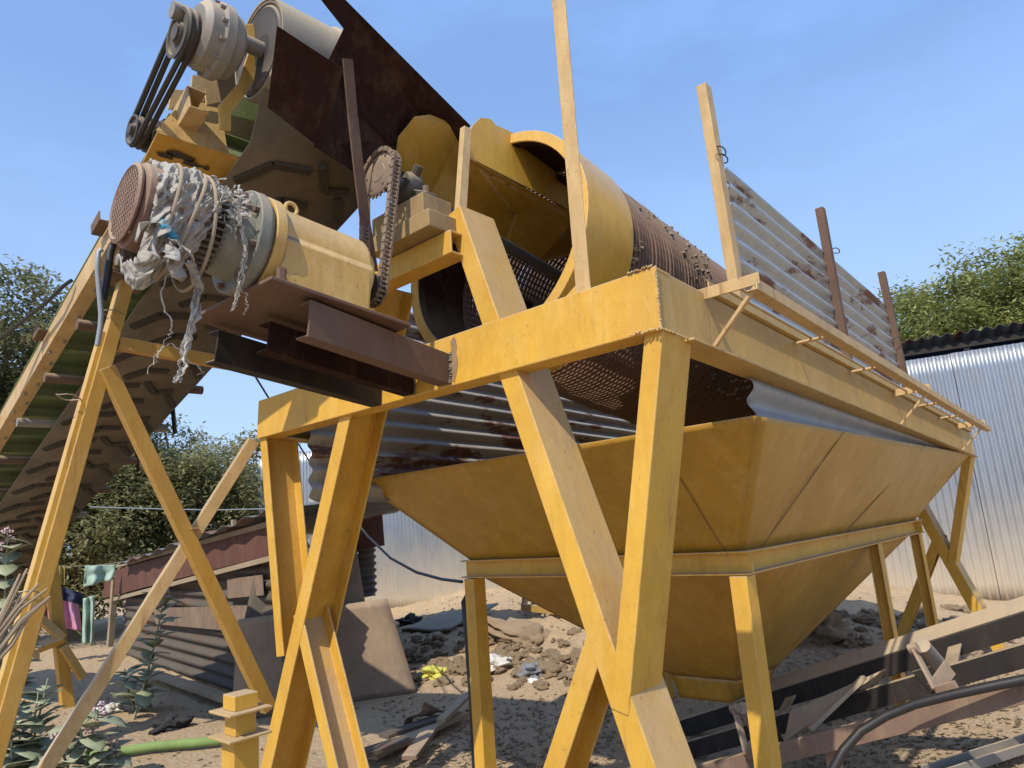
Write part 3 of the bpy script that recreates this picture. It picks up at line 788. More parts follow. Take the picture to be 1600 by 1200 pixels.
mb.grid(rfn, 50, 30); o = mb.build('skirt_sheet', M['galv_clean'], None, smooth=180, solid=.0015); tag(o, 'smooth grey sheet between the near long beam and the hopper edge', 'metal sheet')

# ================================================================== HOPPER
hp = thing('hopper', 'big yellow funnel hopper on a ring beam with slim legs', 'hopper', (4.7, YC, 0))
HT = [V((2.53, 1.013, 1.791)), V((6.98, 1.013, 1.770)), V((6.98, 3.507, 1.770)), V((2.53, 3.507, 1.791))]
HR = [V((3.09, 1.41, 1.25)), V((6.38, 1.41, 1.25)), V((6.38, 3.11, 1.25)), V((3.09, 3.11, 1.25))]
SPT = [V((4.06, 1.97, .47)), V((4.62, 1.97, .43)), V((4.62, 2.40, .43)), V((4.06, 2.40, .47))]
SPB = [V((4.10, 2.05, .33)), V((4.58, 2.0, .34)), V((4.58, 2.38, .34)), V((4.10, 2.38, .33))]
def sheetwall(a, b, c, d, bulge, seed):
    """a-b top edge, d-c bottom edge, slightly wavy plate"""
    nrm = (b-a).cross(d-a).normalized()
    def fn(u, v):
        p = a.lerp(b, u).lerp(d.lerp(c, u), v)
        e = min(u, 1-u, .12)/.12*min(v, 1-v, .12)/.12
        return p + nrm*(bulge*e*(noise.noise(V((u*3.1+seed, v*1.7, seed)))+.5*noise.noise(V((u*8, v*3, seed+4)))))
    return fn
names = ('front', 'side', 'rear', 'side')
quads = [(3, 0), (0, 1), (1, 2), (2, 3)]
for i, (a, b) in enumerate(quads):
    m = MB(); m.grid(sheetwall(HT[a], HT[b], HR[b], HR[a], .012, i*3+1), 40, 20); m.build('upper_panel', M['yellow_shade'], hp, smooth=180, solid=.005)
    m = MB(); m.grid(sheetwall(HR[a]-Z*.06, HR[b]-Z*.06, SPT[b], SPT[a], .010, i*3+2), 34, 20); m.build('lower_panel', M['yellow_shade'], hp, smooth=180, solid=.005)
    m = MB(); m.grid(lambda u, v, a=a, b=b: SPT[a].lerp(SPT[b], u).lerp(SPB[a].lerp(SPB[b], u), v), 6, 6); m.build('spout_panel', M['yellow_shade'], hp, smooth=180, solid=.005)
# folded plate seams on the side panel
for u in (.235, .62):
    a = HT[0].lerp(HT[1], u); b = HR[0].lerp(HR[1], max(0, u-.17)); m = MB(); m.bar(a+V((0, -.001, -.001)), b+V((0, -.003, -.003)), .007, .004, Y); m.build('seam', M['seam'], hp)
m = MB(); m.bar(HT[3].lerp(HT[0], .82)+V((-.001, 0, -.001)), HR[3].lerp(HR[0], .97)+V((-.003, 0, -.003)), .005, .004, X); m.build('seam', M['seam'], hp)
RX0, RX1, RY0, RY1, RZ = 3.085, 6.38, 1.405, 3.115, 1.165
ringc = [V((RX0, RY0, RZ)), V((RX1, RY0, RZ)), V((RX1, RY1, RZ)), V((RX0, RY1, RZ))]
cen = V((4.7, YC, RZ))
for a, b, out in ((3, 0, -X), (0, 1, -Y), (1, 2, X), (2, 3, Y)):
    m = MB(); d = (ringc[b]-ringc[a]).normalized()
    e = .05 if out in (-X, X) else .0
    m.prof(ringc[a]-d*(.0 if e == 0 else .06), ringc[b]+d*(.0 if e == 0 else .06), cprof(.105, .058, .009) if e else cprof(.103, .056, .009), out, Z); m.build('ring_beam', M['yellow'], hp, .003)
for x, y in ((RX0-.02, RY0-.01), (RX0-.02, RY1-.02), (5.18, RY0-.01), (RX1-.03, RY0-.01), (5.18, RY1), (RX1-.03, RY1)):
    m = MB(); m.prof((x, y, -.03), (x, y, RZ-.003), [(-.045, -.035), (.045, -.035), (.045, -.027), (.006, -.027), (.006, .027), (.045, .027), (.045, .035), (-.045, .035), (-.045, .027), (-.006, .027), (-.006, -.027), (-.045, -.027)] if x > 4 else [(-.05, -.04), (.05, -.04), (.05, .04), (-.05, .04)], X, Y); m.build('leg', M['yellow'], hp, .003)
# cable hose strapped to the left leg
m = MB(); bx, by = RX0-.045, RY1+.035
m.tube([(bx+.05, by+.03, 1.06), (bx+.01, by+.03, 1.02), (bx, by+.01, .9), (bx, by, .5), (bx-.004, by, -.02)], .022, 10)
o = m.build('leg_hose', M['cable'], None, smooth=60); tag(o, 'black hose strapped down the left hopper leg', 'hose')

# ================================================================== INFEED CONVEYOR
cv = thing('infeed_conveyor', 'steep yellow belt conveyor rising from lower left with chevron belt underside', 'conveyor', (1.4, 3.64, 0))
CA = V((1.121, 3.428, 3.147)); QC = 1.092; dcv = V((.03, .963, -.267)).normalized(); ncv = V((0, .267, .964)).normalized()
xcv = dcv.cross(ncv); xcv = xcv if xcv.x > 0 else -xcv
def K(s, x, h): return CA + (dcv*s + xcv*x + ncv*h)*QC
S0, S1 = -.75, 7.6
for x0, sx in ((0, 1), (.90, -1)):
    m = MB(); m.prof(K(S0, x0, -.12), K(S1, x0, -.12), cprof(.12, .08, .009), xcv*sx, ncv); m.build('side_rail', M['yellow_bar'] if sx > 0 else M['rust'], cv, .003)
BW0, BW1, BH = .195, .775, -.26
PHs, PHh, PRd = -.97, .075, .18
PH = K(PHs, 0, PHh)
bl = [(7.6, BH), (3.5, BH), (1.2, BH), (-.80, BH)]
for i in range(15):
    t = -math.pi/2 - math.pi*i/14; bl.append((PHs + PRd*math.cos(t), PHh+PRd*math.sin(t)))
bl += [(1.2, .25), (7.6, .25)]
m = MB()
va = [m.bm.verts.new(K(s, BW0, h)) for s, h in bl]; vb = [m.bm.verts.new(K(s, BW1, h)) for s, h in bl]
for i in range(len(bl)-1): m.bm.faces.new((va[i], va[i+1], vb[i+1], vb[i]))
belt = m.build('belt', M['belt'], cv, smooth=50, solid=.014)
# moulded chevron tread on the belt, one piece of rubber with the pattern
m = MB()
def cleat(pts, w_=.036):
    for a, b in zip(pts, pts[1:]): m.bar(K(a[0], a[1], BH-.012), K(b[0], b[1], BH-.012), w_, .030, ncv)
per = .40; wv_ = BW1-BW0
for i in range(-2, 20):
    s_ = i*per
    cleat([(s_+.20, BW0+.03), (s_+.05, BW0+.12), (s_+.02, BW0+.27)])
    cleat([(s_+.34, BW0+.17), (s_+.23, BW0+.25), (s_+.22, BW0+.36)])
    cleat([(s_+.26, BW1-.03), (s_+.12, BW1-.12)])
    cleat([(s_+.06, BW1-.10), (s_+.10, BW1-.20), (s_-.02, BW1-.28)])
m.build('chevron_tread', M['cleat'], belt)
m = MB(); m.cyl(K(PHs, BW0+.01, PHh), K(PHs, BW1+.03, PHh), (PRd-.014)*QC, seg=44); m.build('head_pulley', M['rubber'], cv, smooth=40)
m = MB(); m.lathe(K(PHs, BW0+.01, PHh), xcv, [(0, .07), (-.005, .15), (-.014, .175), (0, .195), (.024, .199), (.024, .07)], 40, True); m.build('pulley_rim', M['dark_cast'], cv, smooth=40)
m = MB(); m.lathe(K(PHs, BW0+.26, PHh), xcv, [(0, .212), (.015, .228), (.03, .212)], 44); m.build('pulley_rib', M['beltgrey'], cv, smooth=40)
m = MB(); m.lathe(K(PHs, BW0-.004, PHh), xcv, [(0, .205), (0, .214), (.60, .216), (.60, .205)], 44, True); m.build('pulley_belt_wrap', M['beltgrey'], cv, smooth=40)
m = MB(); m.cyl(K(PHs, -.13, PHh), K(PHs, .93, PHh), .034, seg=20); m.build('head_shaft', M['grey_cast'], cv, smooth=50)
for i, s_ in enumerate((.15, .74, 1.33, 1.93, 2.52, 3.12, 3.71, 4.3)):
    m = MB(); m.cyl(K(s_, .02, -.215), K(s_, .88, -.215), .030, seg=16); m.build('return_roller', M['rust'] if i % 3 else M['grey_cast'], cv, smooth=50)
for i in range(-2, 15):
    s_ = i*.3+.1; m = MB(); m.bar(K(s_, .01, -.03), K(s_, .89, -.03), .05, .05, ncv); m.build('idler_bar', M['green'], cv, .002)
m = MB(); m.plate([K(-.55, .01, .03), K(7.5, .01, .03), K(7.5, .89, .03), K(-.55, .89, .03)], .004); m.build('pan', M['green'], cv)
for k in range(28):
    s_ = k*.13+.42
    if noise.noise(V((s_*7, 0, 0))) > -.15:
        x_ = .016+.035*(k % 2); m = MB(); m.cyl(K(s_, x_, -.119), K(s_, x_, -.134), .009, seg=6); m.build('bolt', M['grey_cast'], cv)
for s_ in (.12, 1.13, 2.26):
    m = MB(); m.prof(K(s_, -.05, -.035), K(s_+.12, -.05, -.035), lprof(.05, .055, .006), xcv, ncv); m.build('rail_bracket', M['rust'], cv, .001)
for s_ in (1.85, 2.56):
    m = MB(); m.prof(K(s_, .91, -.25), K(s_+.06, .91, -.25), [(0, 0), (.009, 0), (.009, .19), (0, .19)], xcv, ncv); m.cyl(K(s_+.03, .91, -.25), K(s_+.03, .919, -.25), .03, seg=16); m.build('hanger_tab', M['black_steel'], cv, .001)
# leg trestle
ly = 3.64
lt = hy((209, 318), ly); lj = hy((197, 440), ly); lf = hy((0, 1120), ly); lf = lt + (lf-lt)*((lt.z+.02)/(lt.z-lf.z))
ld = (lt-lf).normalized(); lax = ld.cross(Y); lax = lax if lax.x > 0 else -lax
def boxleg(a, b, wx, wy):
    mm = MB(); mm.prof(a, b, [(-wx/2, -wy/2), (wx/2, -wy/2), (wx/2, wy/2), (-wx/2, wy/2)], lax, Y); return mm
boxleg(lf, lj, .064, .074).build('leg', M['orange'], cv, .004)
boxleg(lj+ld*.02, lt, .056, .065).build('leg', M['orange'], cv, .004)
boxleg(lf-lax*.045, lj-lax*.045-ld*.3, .028, .055).build('leg_stiffener', M['yellow'], cv, .003)
for k in (-.007, .007):
    m = MB(); m.prof(lj+ld*(k-.005), lj+ld*(k+.005), [(-.09, -.09), (.09, -.09), (.09, .09), (-.09, .09)], lax, Y); m.build('leg_flange', M['rust'], cv, .001)
m = MB(); m.bar(hy((184, 537), ly), hy((384, 573), ly), .05, .065, Z); m.build('cross_bar', M['orange'], cv, .003)
m = MB(); m.bar(hy((166, 575), ly-.045), hy((420, 1108), ly-.045), .072, .05, Y); m.build('brace', M['orange'], cv, .003)
# motor plate and gusset
def Kp(px, h): return hit(px, K(0, 0, h), ncv)
m = MB(); m.plate([Kp((246, 206), -.19), Kp((373, 245), -.19), Kp((346, 291), -.19), Kp((203, 293), -.19)], .009); m.build('motor_plate', M['orange'], cv, .001)
for px, r_, sq in (((282, 245), .028, (1.9, .9, .1)), ((258, 244), .018, (2.2, 1, .1)), ((300, 257), .022, (1.6, 1, .1)), ((322, 263), .016, (.8, 1, .1))):
    m = MB(); m.blob(Kp(px, -.197), r_, 2, .9, sq, px[0]); m.build('burn_mark', M['rubber'], cv)
g1, g2 = Kp((243, 204), -.184), Kp((356, 242), -.184)
gt = online((340, 172), g2, ncv)
m = MB(); m.plate([g1, g2, gt, gt - xcv*(g2-g1).length*.50], .007); m.build('gusset', M['cream'], cv, .001)
m = MB(); m.plate([hy(p, 2.49) for p in ((392, 68), (412, 76), (396, 130), (360, 178), (360, 205), (343, 202), (341, 165), (372, 130))], .014); m.build('bearing_bracket', M['orange'], cv, .002)
m = MB(); m.plate([hy(p, 2.51) for p in ((366, 45), (396, 42), (418, 62), (412, 78), (380, 66))], .07); m.build('bearing_housing', M['cream'], cv, .004)
for pts, y_ in ((((300, 118), (322, 120), (318, 160), (296, 158)), 2.73), (((318, 118), (338, 125), (345, 160), (322, 165)), 2.77), (((268, 140), (292, 142), (300, 160), (262, 172)), 2.84)):
    m = MB(); m.plate([hy(p, y_) for p in pts], .012); m.build('bracket_plate', M['yellow_bar'], cv, .001)
m = MB(); m.plate([hy(p, 2.675) for p in ((356, 168), (384, 148), (414, 165), (416, 178), (398, 190), (356, 180))], .012); m.build('pan_end', M['green'], cv, .001)
m = MB(); m.plate([hy(p, 2.99) for p in ((262, 160), (300, 150), (330, 180), (275, 182))], .012); m.build('pan_end', M['green'], cv, .001)
# shaft reducer and pulleys: axis along the head shaft
VPc = hx((287, 56), 1.0); RB = hx((322, 58), 1.075)
m = MB(); m.lathe(RB-X*.05, X, [(0, .05), (0, .107), (.02, .133), (.065, .137), (.072, .150), (.11, .150), (.117, .137), (.153, .126), (.175, .093), (.175, .05)], 48, True)
red = m.build('shaft_reducer', M['grey_cast'], cv, .002, smooth=30)
for k in range(12):
    t = 2*math.pi*k/12; v = Y*math.cos(t)+Z*math.sin(t); m = MB(); m.cyl(RB+v*.142, RB+v*.142+X*.06, .008, seg=6); m.build('bolt', M['grey_cast'], red)
def vpulley(c, r, w_, m_, ng=2):
    mm = MB(); pr = [(-w_/2, r*.35), (-w_/2, r*.42), (-w_/2+.010, r*.45), (-w_/2+.010, r*.82), (-w_/2, r*.86), (-w_/2, r)]
    for g in range(ng):
        a = -w_/2+w_*(g+.12)/ng; b = -w_/2+w_*(g+.88)/ng; mid = (a+b)/2
        pr += [(a, r), (mid-.004, r-.015), (mid+.004, r-.015), (b, r)]
    pr += [(w_/2, r), (w_/2, r*.35)]
    mm.lathe(c, X, pr, 44, True); mm.cyl(c-X*(w_/2+.010), c+X*(w_/2), r*.34, seg=18)
    return mm.build('belt_pulley', m_, cv, smooth=30)
vpulley(VPc, .100, .055, M['dark_cast'])
sp_ = hx((216, 206), 1.0)
vpulley(sp_, .066, .055, M['dark_cast'])
def vbelt(dx):
    c1, c2 = VPc+X*dx, sp_+X*dx; ra, rb = .097, .062; d = c2-c1; d.x = 0; dist = d.length; d.normalize(); q = X.cross(d); al = math.asin((ra-rb)/dist); pts = []
    for i in range(25):
        t = (math.pi/2-al)+(2*math.pi-2*(math.pi/2-al))*i/24; pts.append(c1+(d*math.cos(t)+q*math.sin(t))*ra)
    for i in range(15):
        t = -(math.pi/2-al)+2*(math.pi/2-al)*i/14; pts.append(c2+(d*math.cos(t)+q*math.sin(t))*rb)
    pts.append(pts[0]); return pts
for dx in (-.013, .013):
    m = MB(); m.tube(vbelt(dx), .0115, 6, False); m.build('drive_belt', M['rubber'], cv, smooth=50)
m = MB(); m.cyl(sp_+X*.035, sp_+X*.36, .075, seg=28); m.cyl(sp_, sp_+X*.05, .017, seg=12)
for k in range(24):
    t = 2*math.pi*k/24; v = Y*math.cos(t)+Z*math.sin(t); m.bar(sp_+X*.09+v*.082, sp_+X*.32+v*.082, .006, .022, v)
m.build('belt_motor', M['dark_cast'], cv, smooth=30)
m = MB(); m.tube([hy(p, 3.58) for p in ((246, 246), (222, 290), (205, 325), (186, 350), (172, 395), (166, 440), (160, 470))], .019, 10)
o = m.build('conveyor_cable', M['cable'], None, smooth=60); tag(o, 'thick black cable running down beside the conveyor rail', 'cable')
m = MB(); m.tube([hy(p, 3.55) for p in ((159, 390), (154, 394), (152, 420), (155, 455), (158, 490), (157, 510), (152, 540))], .012, 10)
o = m.build('grey_conduit', M['conduit'], None, smooth=60); tag(o, 'pale grey plastic conduit clipped beside the conveyor leg', 'conduit')
for px in ((182, 492), (113, 622), (50, 925)):
    c = hy(px, ly); m = MB(); m.tube([c+lax*(.052*math.cos(t))-lax*.015+Y*(.048*math.sin(t)) + ld*.004*math.sin(3*t) for t in [2*math.pi*i/16 for i in range(17)]], .003, 5); m.build('strap_wire', M['wire'], cv)

# stub post with flanges
st = thing('stub_post', 'short yellow box post with two rusty flange plates beside the left leg', 'post', (1.42, 2.72, 0))
c = hy((376, 1085), 2.72); c.z = 0
topz = hy((376, 1082), 2.72).z
for z0, z1, w_ in ((-.02, topz-.155, .10), (topz-.145, topz-.065, .085), (topz-.055, topz, .095)):
    m = MB(); m.box((c.x, c.y, (z0+z1)/2), w_, w_, z1-z0); m.build('post_section', M['yellow'], st, .003)
for z_ in (topz-.06, topz-.15):
    m = MB(); m.box((c.x, c.y, z_), .17, .17, .009); m.build('flange_plate', M['yellow_dusty'], st, .002)

# sloping prop from the frame's far corner to the ground
a = V((1.86, 3.55, 2.03)); b = hz((-132, 1500), 0)
m = MB(); d = (a-b).normalized(); q = d.cross(Z).normalized(); q = q if q.x < 0 else -q
m.prof(b-d*.05, a, lprof(.06, .06, .007), -q, -d.cross(q) if d.cross(q).z > 0 else d.cross(q)); prop = m.build('prop_bar', M['yellow_bar'], None, .002)
tag(prop, 'dusty tan angle bar propping the frame corner down to the ground at lower left', 'prop')
m = MB(); c = online((292, 822), b, d); m.box(c, .05, .10, .006); m.build('tab', M['yellow_bar'], prop)

# ================================================================== OUTFEED CONVEYOR (lower right)
oc = thing('outfeed_conveyor', 'low dark steel conveyor frame rising to the right from under the hopper spout', 'conveyor', (4.0, 1.4, 0))
dv2 = V((.037, .937, -.348)).normalized()
xf = 4.40; fa = hx((1600, 956), xf)
nv2 = X.cross(dv2); nv2 = nv2 if nv2.z > 0 else -nv2
def st2(p, s0_, s1_, depth, fl, side, mm, name='stringer', t=.008):
    m = MB(); m.prof(V(p)-nv2*depth+dv2*s0_, V(p)-nv2*depth+dv2*s1_, cprof(depth, fl, t), side, nv2); return m.build(name, mm, oc, .002)
st2(fa, -1.2, 2.35, .105, .12, X, M['black_steel'])
m = MB(); m.plate([fa+dv2*s_+X*x_+nv2*h_ for s_, x_, h_ in ((-1.2, -.004, .004), (1.75, -.004, .004), (1.75, .10, .06), (-1.2, .10, .06))], .006); m.build('skirt_board', M['dustgrey'], oc, .001)
xm = 4.02; ma = hx((1600, 1006), xm)
st2(ma, -1.2, 2.15, .095, .06, X, M['black_steel'])
xn = 3.62; na = hx((1600, 1062), xn)
st2(na, -1.2, 1.85, .085, .06, X, M['pink'])
for px in ((1470, 1040), (1215, 1150)):
    a = online(px, ma, dv2); m = MB(); m.plate([a+nv2*.02, a+nv2*.02+dv2*.14, a+dv2*.09-nv2*.13, a-nv2*.13-dv2*.02], .008)
    m.bar(a-nv2*.05, V((xf, a.y, 0)) + Z*(fa+dv2*((a.y-fa.y)/dv2.y)-nv2*.06).z, .07, .008, nv2); m.build('cross_plate', M['black_steel'], oc, .001)
# troughing idler brackets with wing rollers
for (b0, t0, r0, r1) in (((1462, 1078), (1428, 1014), (1441, 1008), (1474, 1046)), ((1168, 1180), (1148, 1108), (1160, 1106), (1185, 1145))):
    B_, T_ = hx(b0, xn+.03), hx(t0, xn+.10)
    m = MB(); m.bar(B_, T_, .05, .012, dv2); m.cyl(T_-dv2*.02, T_+dv2*.02, .026, seg=16); m.build('idler_bracket', M['pink'], oc, .002)
    m = MB(); m.bar(B_+dv2*.01, B_+X*.16+nv2*.05-dv2*.06, .006, .07, nv2); m.bar(B_, B_-dv2*.09-nv2*.0, .03, .03, nv2); m.build('idler_base', M['pink'], oc, .001)
    m = MB(); m.cyl(hx(r0, xn+.13), hx(r1, xn+.34), .034, seg=20); m.build('wing_roller', M['grey_cast'], oc, smooth=40)
p0, p1 = hx((1272, 1090), 3.95), hx((1345, 1020), 4.2)
m = MB(); m.plate([hx((1235, 1112), xm+.03), hx((1385, 1045), xm+.05), hx((1375, 1062), xm+.3), hx((1225, 1160), xm-.1)], .006); m.build('deck_plate', M['grey_cast'], oc)
m = MB(); a = online((1300, 1150), na, dv2)
m.prof(V((a.x+.05, a.y, -.02)), a+X*.05, lprof(.06, .06, .006), X, Y); m.build('leg', M['pink'], oc, .001)
m = MB(); a = hx((1310, 1100), 3.8); b = hx((1345, 1060), 3.98); m.bar(hx((1265, 1140), 3.75), hx((1350, 1058), 3.98), .06, .02, nv2); m.build('strut', M['wood'], oc, .001)
# hose along the near stringer
m = MB(); m.tube([hx(p, x_) for p, x_ in (((1275, 1260), 3.3), ((1300, 1205), 3.35), ((1318, 1172), 3.4), ((1345, 1142), 3.45), ((1385, 1118), 3.5), ((1430, 1100), 3.52), ((1490, 1085), 3.54), ((1550, 1072), 3.56), ((1610, 1060), 3.58), ((1680, 1045), 3.6))], .020, 12)
o = m.build('rubber_hose', M['cable'], None, smooth=60); tag(o, 'black rubber hose looping along the near rail of the low conveyor', 'hose')
# steel section lying at the bottom right
m = MB(); a = hz((1470, 1222), .06); b = hz((1640, 1166), .06); d = (b-a).normalized(); q = Z.cross(d)
m.prof(a, b, cprof(.10, .05, .008), Z, q)
o = m.build('steel_section', M['grey_cast'], None, .002); tag(o, 'dusty grey steel channel lying on the gravel at the bottom right corner', 'steel section')

# ================================================================== FENCE, SHED
FA = V((12.0, -4.6, 0)); FBv = V((7.2, 14.6, 0))
fd = V((8.231-10.488, 10.434-1.508, 0)).normalized(); fn_ = V((-fd.y, fd.x, 0)); fn_ = fn_ if fn_.x < 0 else -fn_
F0 = V((10.488, 1.508, 0))
fe = thing('sheet_fence', 'tall shiny corrugated sheet metal fence behind the machine', 'fence', tuple(F0))
pw = 2.1
for i in range(-4, 6):
    m = MB(); rn_ = random.Random(i)
    def ffn(u, v, i=i, off=(.022 if i % 2 else -.008)+rn_.uniform(-.006, .006), th=rn_.uniform(-.035, .035)):
        s_ = (i+u)*pw
        n_rib = math.sin(2*math.pi*s_/.0875); rib = .011*(abs(n_rib)**.6*(1 if n_rib > 0 else -1))
        wob = .02*noise.noise(V((s_*.6, v*1.3, 3)))+.012*noise.noise(V((s_*1.9, v*3, 9)))
        return F0 + fd*s_ + fn_*(rib+off+wob) + Z*(.10+(3.13+th)*v)
    m.grid(ffn, 24*8+1, 14); m.build('sheet_panel', M['fence'], fe, smooth=180, solid=.001)
m = MB()
for z_ in (.6, 1.7, 2.9): m.bar(F0+fd*(-4*pw)-fn_*.06+Z*z_, F0+fd*(6*pw)-fn_*.06+Z*z_, .04, .04, Z)
m.build('back_rail', M['rust'], fe)
sh = thing('open_shed', 'dark blue shed with a corrugated roof edge behind the right end of the fence', 'shed', tuple(F0-fn_*2.0))
sb = F0 - fn_*1.4
s_far, s_near = 1.35, -9
m = MB()
def roof(u, v):
    s_ = s_near+(s_far-s_near)*u
    return sb + fd*s_ + fn_*(.35-3.2*v) + Z*(3.72-.35*v+.025*math.sin(s_*2*math.pi/.16)) 
m.grid(roof, 320, 6); m.build('roof', M['roofsheet'], sh, smooth=180, solid=.004)
m = MB(); m.bar(sb+fd*s_near+fn_*.2+Z*3.56, sb+fd*s_far+fn_*.2+Z*3.56, .05, .09, Z); m.build('eave_beam', M['black_steel'], sh)
m = MB()
def wall(u, v):
    s_ = s_near+(s_far-.1-s_near)*u; return sb + fd*s_ - fn_*.3 + Z*(3.62*v) + fn_*(.012*math.sin(s_*2*math.pi/.2))
m.grid(wall, 300, 3); m.build('wall', M['shedblue'], sh, smooth=180, solid=.004)
for s_ in (s_far-.2, -.35, -3):
    m = MB(); m.bar(sb+fd*s_+fn_*.12, sb+fd*s_+fn_*.12+Z*3.55, .07, .07, X); m.build('post', M['grey_cast'], sh)

# ================================================================== TREES
def tree(name, label, base, h, crown_c, crown_r, nclump, nleaf, leaf, m_, seed, trunk_r=.18, group=None, droop=0.0, clump=.8):
    t = thing(name, label, 'tree', base, group); rnd = random.Random(seed); base = V(base); cc = V(crown_c)
    m = MB()
    fork = base.lerp(cc, .45); fork.z = base.z+(cc.z-base.z)*.45
    m.tube([base-Z*.2, base+(fork-base)*.5+V((rnd.uniform(-.2, .2), rnd.uniform(-.2, .2), 0)), fork], [trunk_r*1.2, trunk_r, trunk_r*.8], 10)
    cl = []
    for i in range(nclump):
        while True:
            q = V((rnd.uniform(-1, 1), rnd.uniform(-1, 1), rnd.uniform(-.9, 1)))
            if .35 < q.length < 1: break
        k = 1+.28*noise.noise(q*1.6+V((seed, 0, 0)))
        cl.append(cc+V((q.x*crown_r[0], q.y*crown_r[1], q.z*crown_r[2]))*k)
    for c in cl[::max(1, nclump//22)]:
        mid = fork.lerp(c, .5)+V((rnd.uniform(-.3, .3), rnd.uniform(-.3, .3), rnd.uniform(-.1, .4)))
        m.tube([fork, mid, c], [trunk_r*.45, trunk_r*.22, trunk_r*.06], 6)
    m.build('trunk', M['bark'], t, smooth=60)
    m = MB()
    for c in cl:
        rc = clump*rnd.uniform(.6, 1.25)
        for j in range(nleaf):
            q = V((rnd.gauss(0, .42), rnd.gauss(0, .42), rnd.gauss(0, .30)))
            if q.length > .8: q *= .8/q.length*rnd.random()
            q *= rc
            p = c+q; p.z -= droop*(q.x*q.x+q.y*q.y)
            d = V((rnd.uniform(-1, 1), rnd.uniform(-1, 1), rnd.uniform(-.7, .35))).normalized(); s_ = d.cross(V((rnd.uniform(-.5, .5), rnd.uniform(-.5, .5), 1))).normalized()
            l = leaf*rnd.uniform(.6, 1.4); w_ = l*.42
            m.poly([p, p+d*l*.45+s_*w_*.5, p+d*l, p+d*l*.45-s_*w_*.5])
    m.build('crown', m_, t)
    return t
def pos(px, dist):
    d = ray(px).normalized(); return CAM + d*(dist/math.hypot(d.x, d.y))
def gp(px, dist): p = pos(px, dist); return (p.x, p.y, 0)
c = pos((22, 590), 17); tree('tree', 'dusty olive tree far left behind the conveyor rail', (c.x, c.y, 0), 8, c, (2.4, 2.4, 1.9), 190, 320, .12, M['leaf_dark'], 21, .22)
c = pos((265, 785), 17.5); tree('tree', 'broad olive tree behind the shack between the conveyor and the left leg', (c.x, c.y, 0), 6, c, (3.0, 3.0, 1.6), 230, 340, .115, M['leaf_mid'], 22, .22)
c = pos((130, 840), 16); tree('tree', 'low bushy tree above the clothes line at far left', (c.x, c.y, 0), 4, c, (2.0, 2.0, 1.6), 130, 280, .11, M['leaf_mid'], 25, .16)
c = pos((390, 800), 22); tree('tree', 'small dark tree top seen beside the left leg of the machine', (c.x, c.y, 0), 5, c, (1.7, 1.7, 1.5), 70, 150, .14, M['leaf_dark'], 26, .16)
c = pos((1575, 520), 19); tree('tree', 'yellow green feathery tree rising behind the shed roof at right', (c.x, c.y, 0), 8, c, (3.0, 3.0, 1.35), 240, 380, .115, M['leaf_light'], 23, .25, None, .25)
c = pos((1760, 470), 21); tree('tree', 'second yellow green tree at the right edge behind the shed roof', (c.x, c.y, 0), 8, c, (3.0, 3.0, 2.4), 130, 240, .11, M['leaf_light'], 24, .25, None, .25)

# ================================================================== SHACK at left
shk = thing('scrap_shack', 'low shack of old dark sheets under a sloping roof behind the left legs', 'shack', (4.0, 8.5, 0))
def hzp(px, z): return hz(px, z)
A1 = hz((400, 1092), 0); A2 = hz((165, 1012), 0); A2 = A1 + (A2-A1).normalized()*min((A2-A1).length, 5.2)
wd = (A2-A1).normalized(); wn = V((wd.y, -wd.x, 0)); wn = wn if wn.dot(CAM-A1) > 0 else -wn
wl = (A2-A1).length
m = MB()
def shw(u, v):
    s_ = -1.2+(wl+1.2)*u; ht = 1.52-.10*u
    return A1 + wd*s_ + Z*(ht*v) + wn*(.02*math.sin(2*math.pi*v*ht/.13))
m.grid(shw, 40, 100); m.build('wall', M['shacksheet'], shk, smooth=180, solid=.003)
def onshack(px, off): return hit(px, A1+wn*off, wn)
m = MB(); m.plate([onshack(p, .10) for p in ((420, 822), (420, 868), (160, 935), (168, 895))], .02); m.build('fascia', M['redoxide'], shk)
m = MB(); m.bar(onshack((425, 872), .09), onshack((165, 940), .09), .05, .05, Z); m.bar(onshack((425, 818), .11), onshack((170, 888), .11), .05, .05, Z); m.build('batten', M['wood'], shk)
m = MB()
r0, r1 = onshack((430, 795), .25), onshack((185, 882), .25)
def rfn2(u, v):
    p = r0.lerp(r1, u); return p - wn*(2.6*v) + Z*(.18*v-.0*u + .02*math.sin(u*60)) + Z*.02*noise.noise(V((u*6, v*4, 0)))
m.grid(rfn2, 200, 12); m.build('roof', M['roofsheet'], shk, smooth=180, solid=.006)
m = MB(); m.bar(onshack((365, 835), .05), onshack((365, 812), .05), .04, .04, X); m.build('post', M['wood'], shk)
m = MB(); m.bar(onshack((180, 900), .1), onshack((172, 1010), .1), .08, .08, X); m.build('post', M['wood'], shk)
for pts in (((355, 905), (410, 898), (412, 930), (356, 935)), ((240, 950), (402, 946), (402, 990), (244, 975))):
    m = MB(); m.plate([onshack(p, .05) for p in pts], .006); m.build('patch_sheet', M['rustplate'], shk)
m = MB(); m.bar(A1+wd*(-.6)+wn*.25+Z*.05, A1+wd*2.4+wn*.3+Z*.05, .12, .05, Z); o = m.build('plank', M['wood'], None, .003); tag(o, 'pale plank lying along the foot of the shack wall', 'plank')

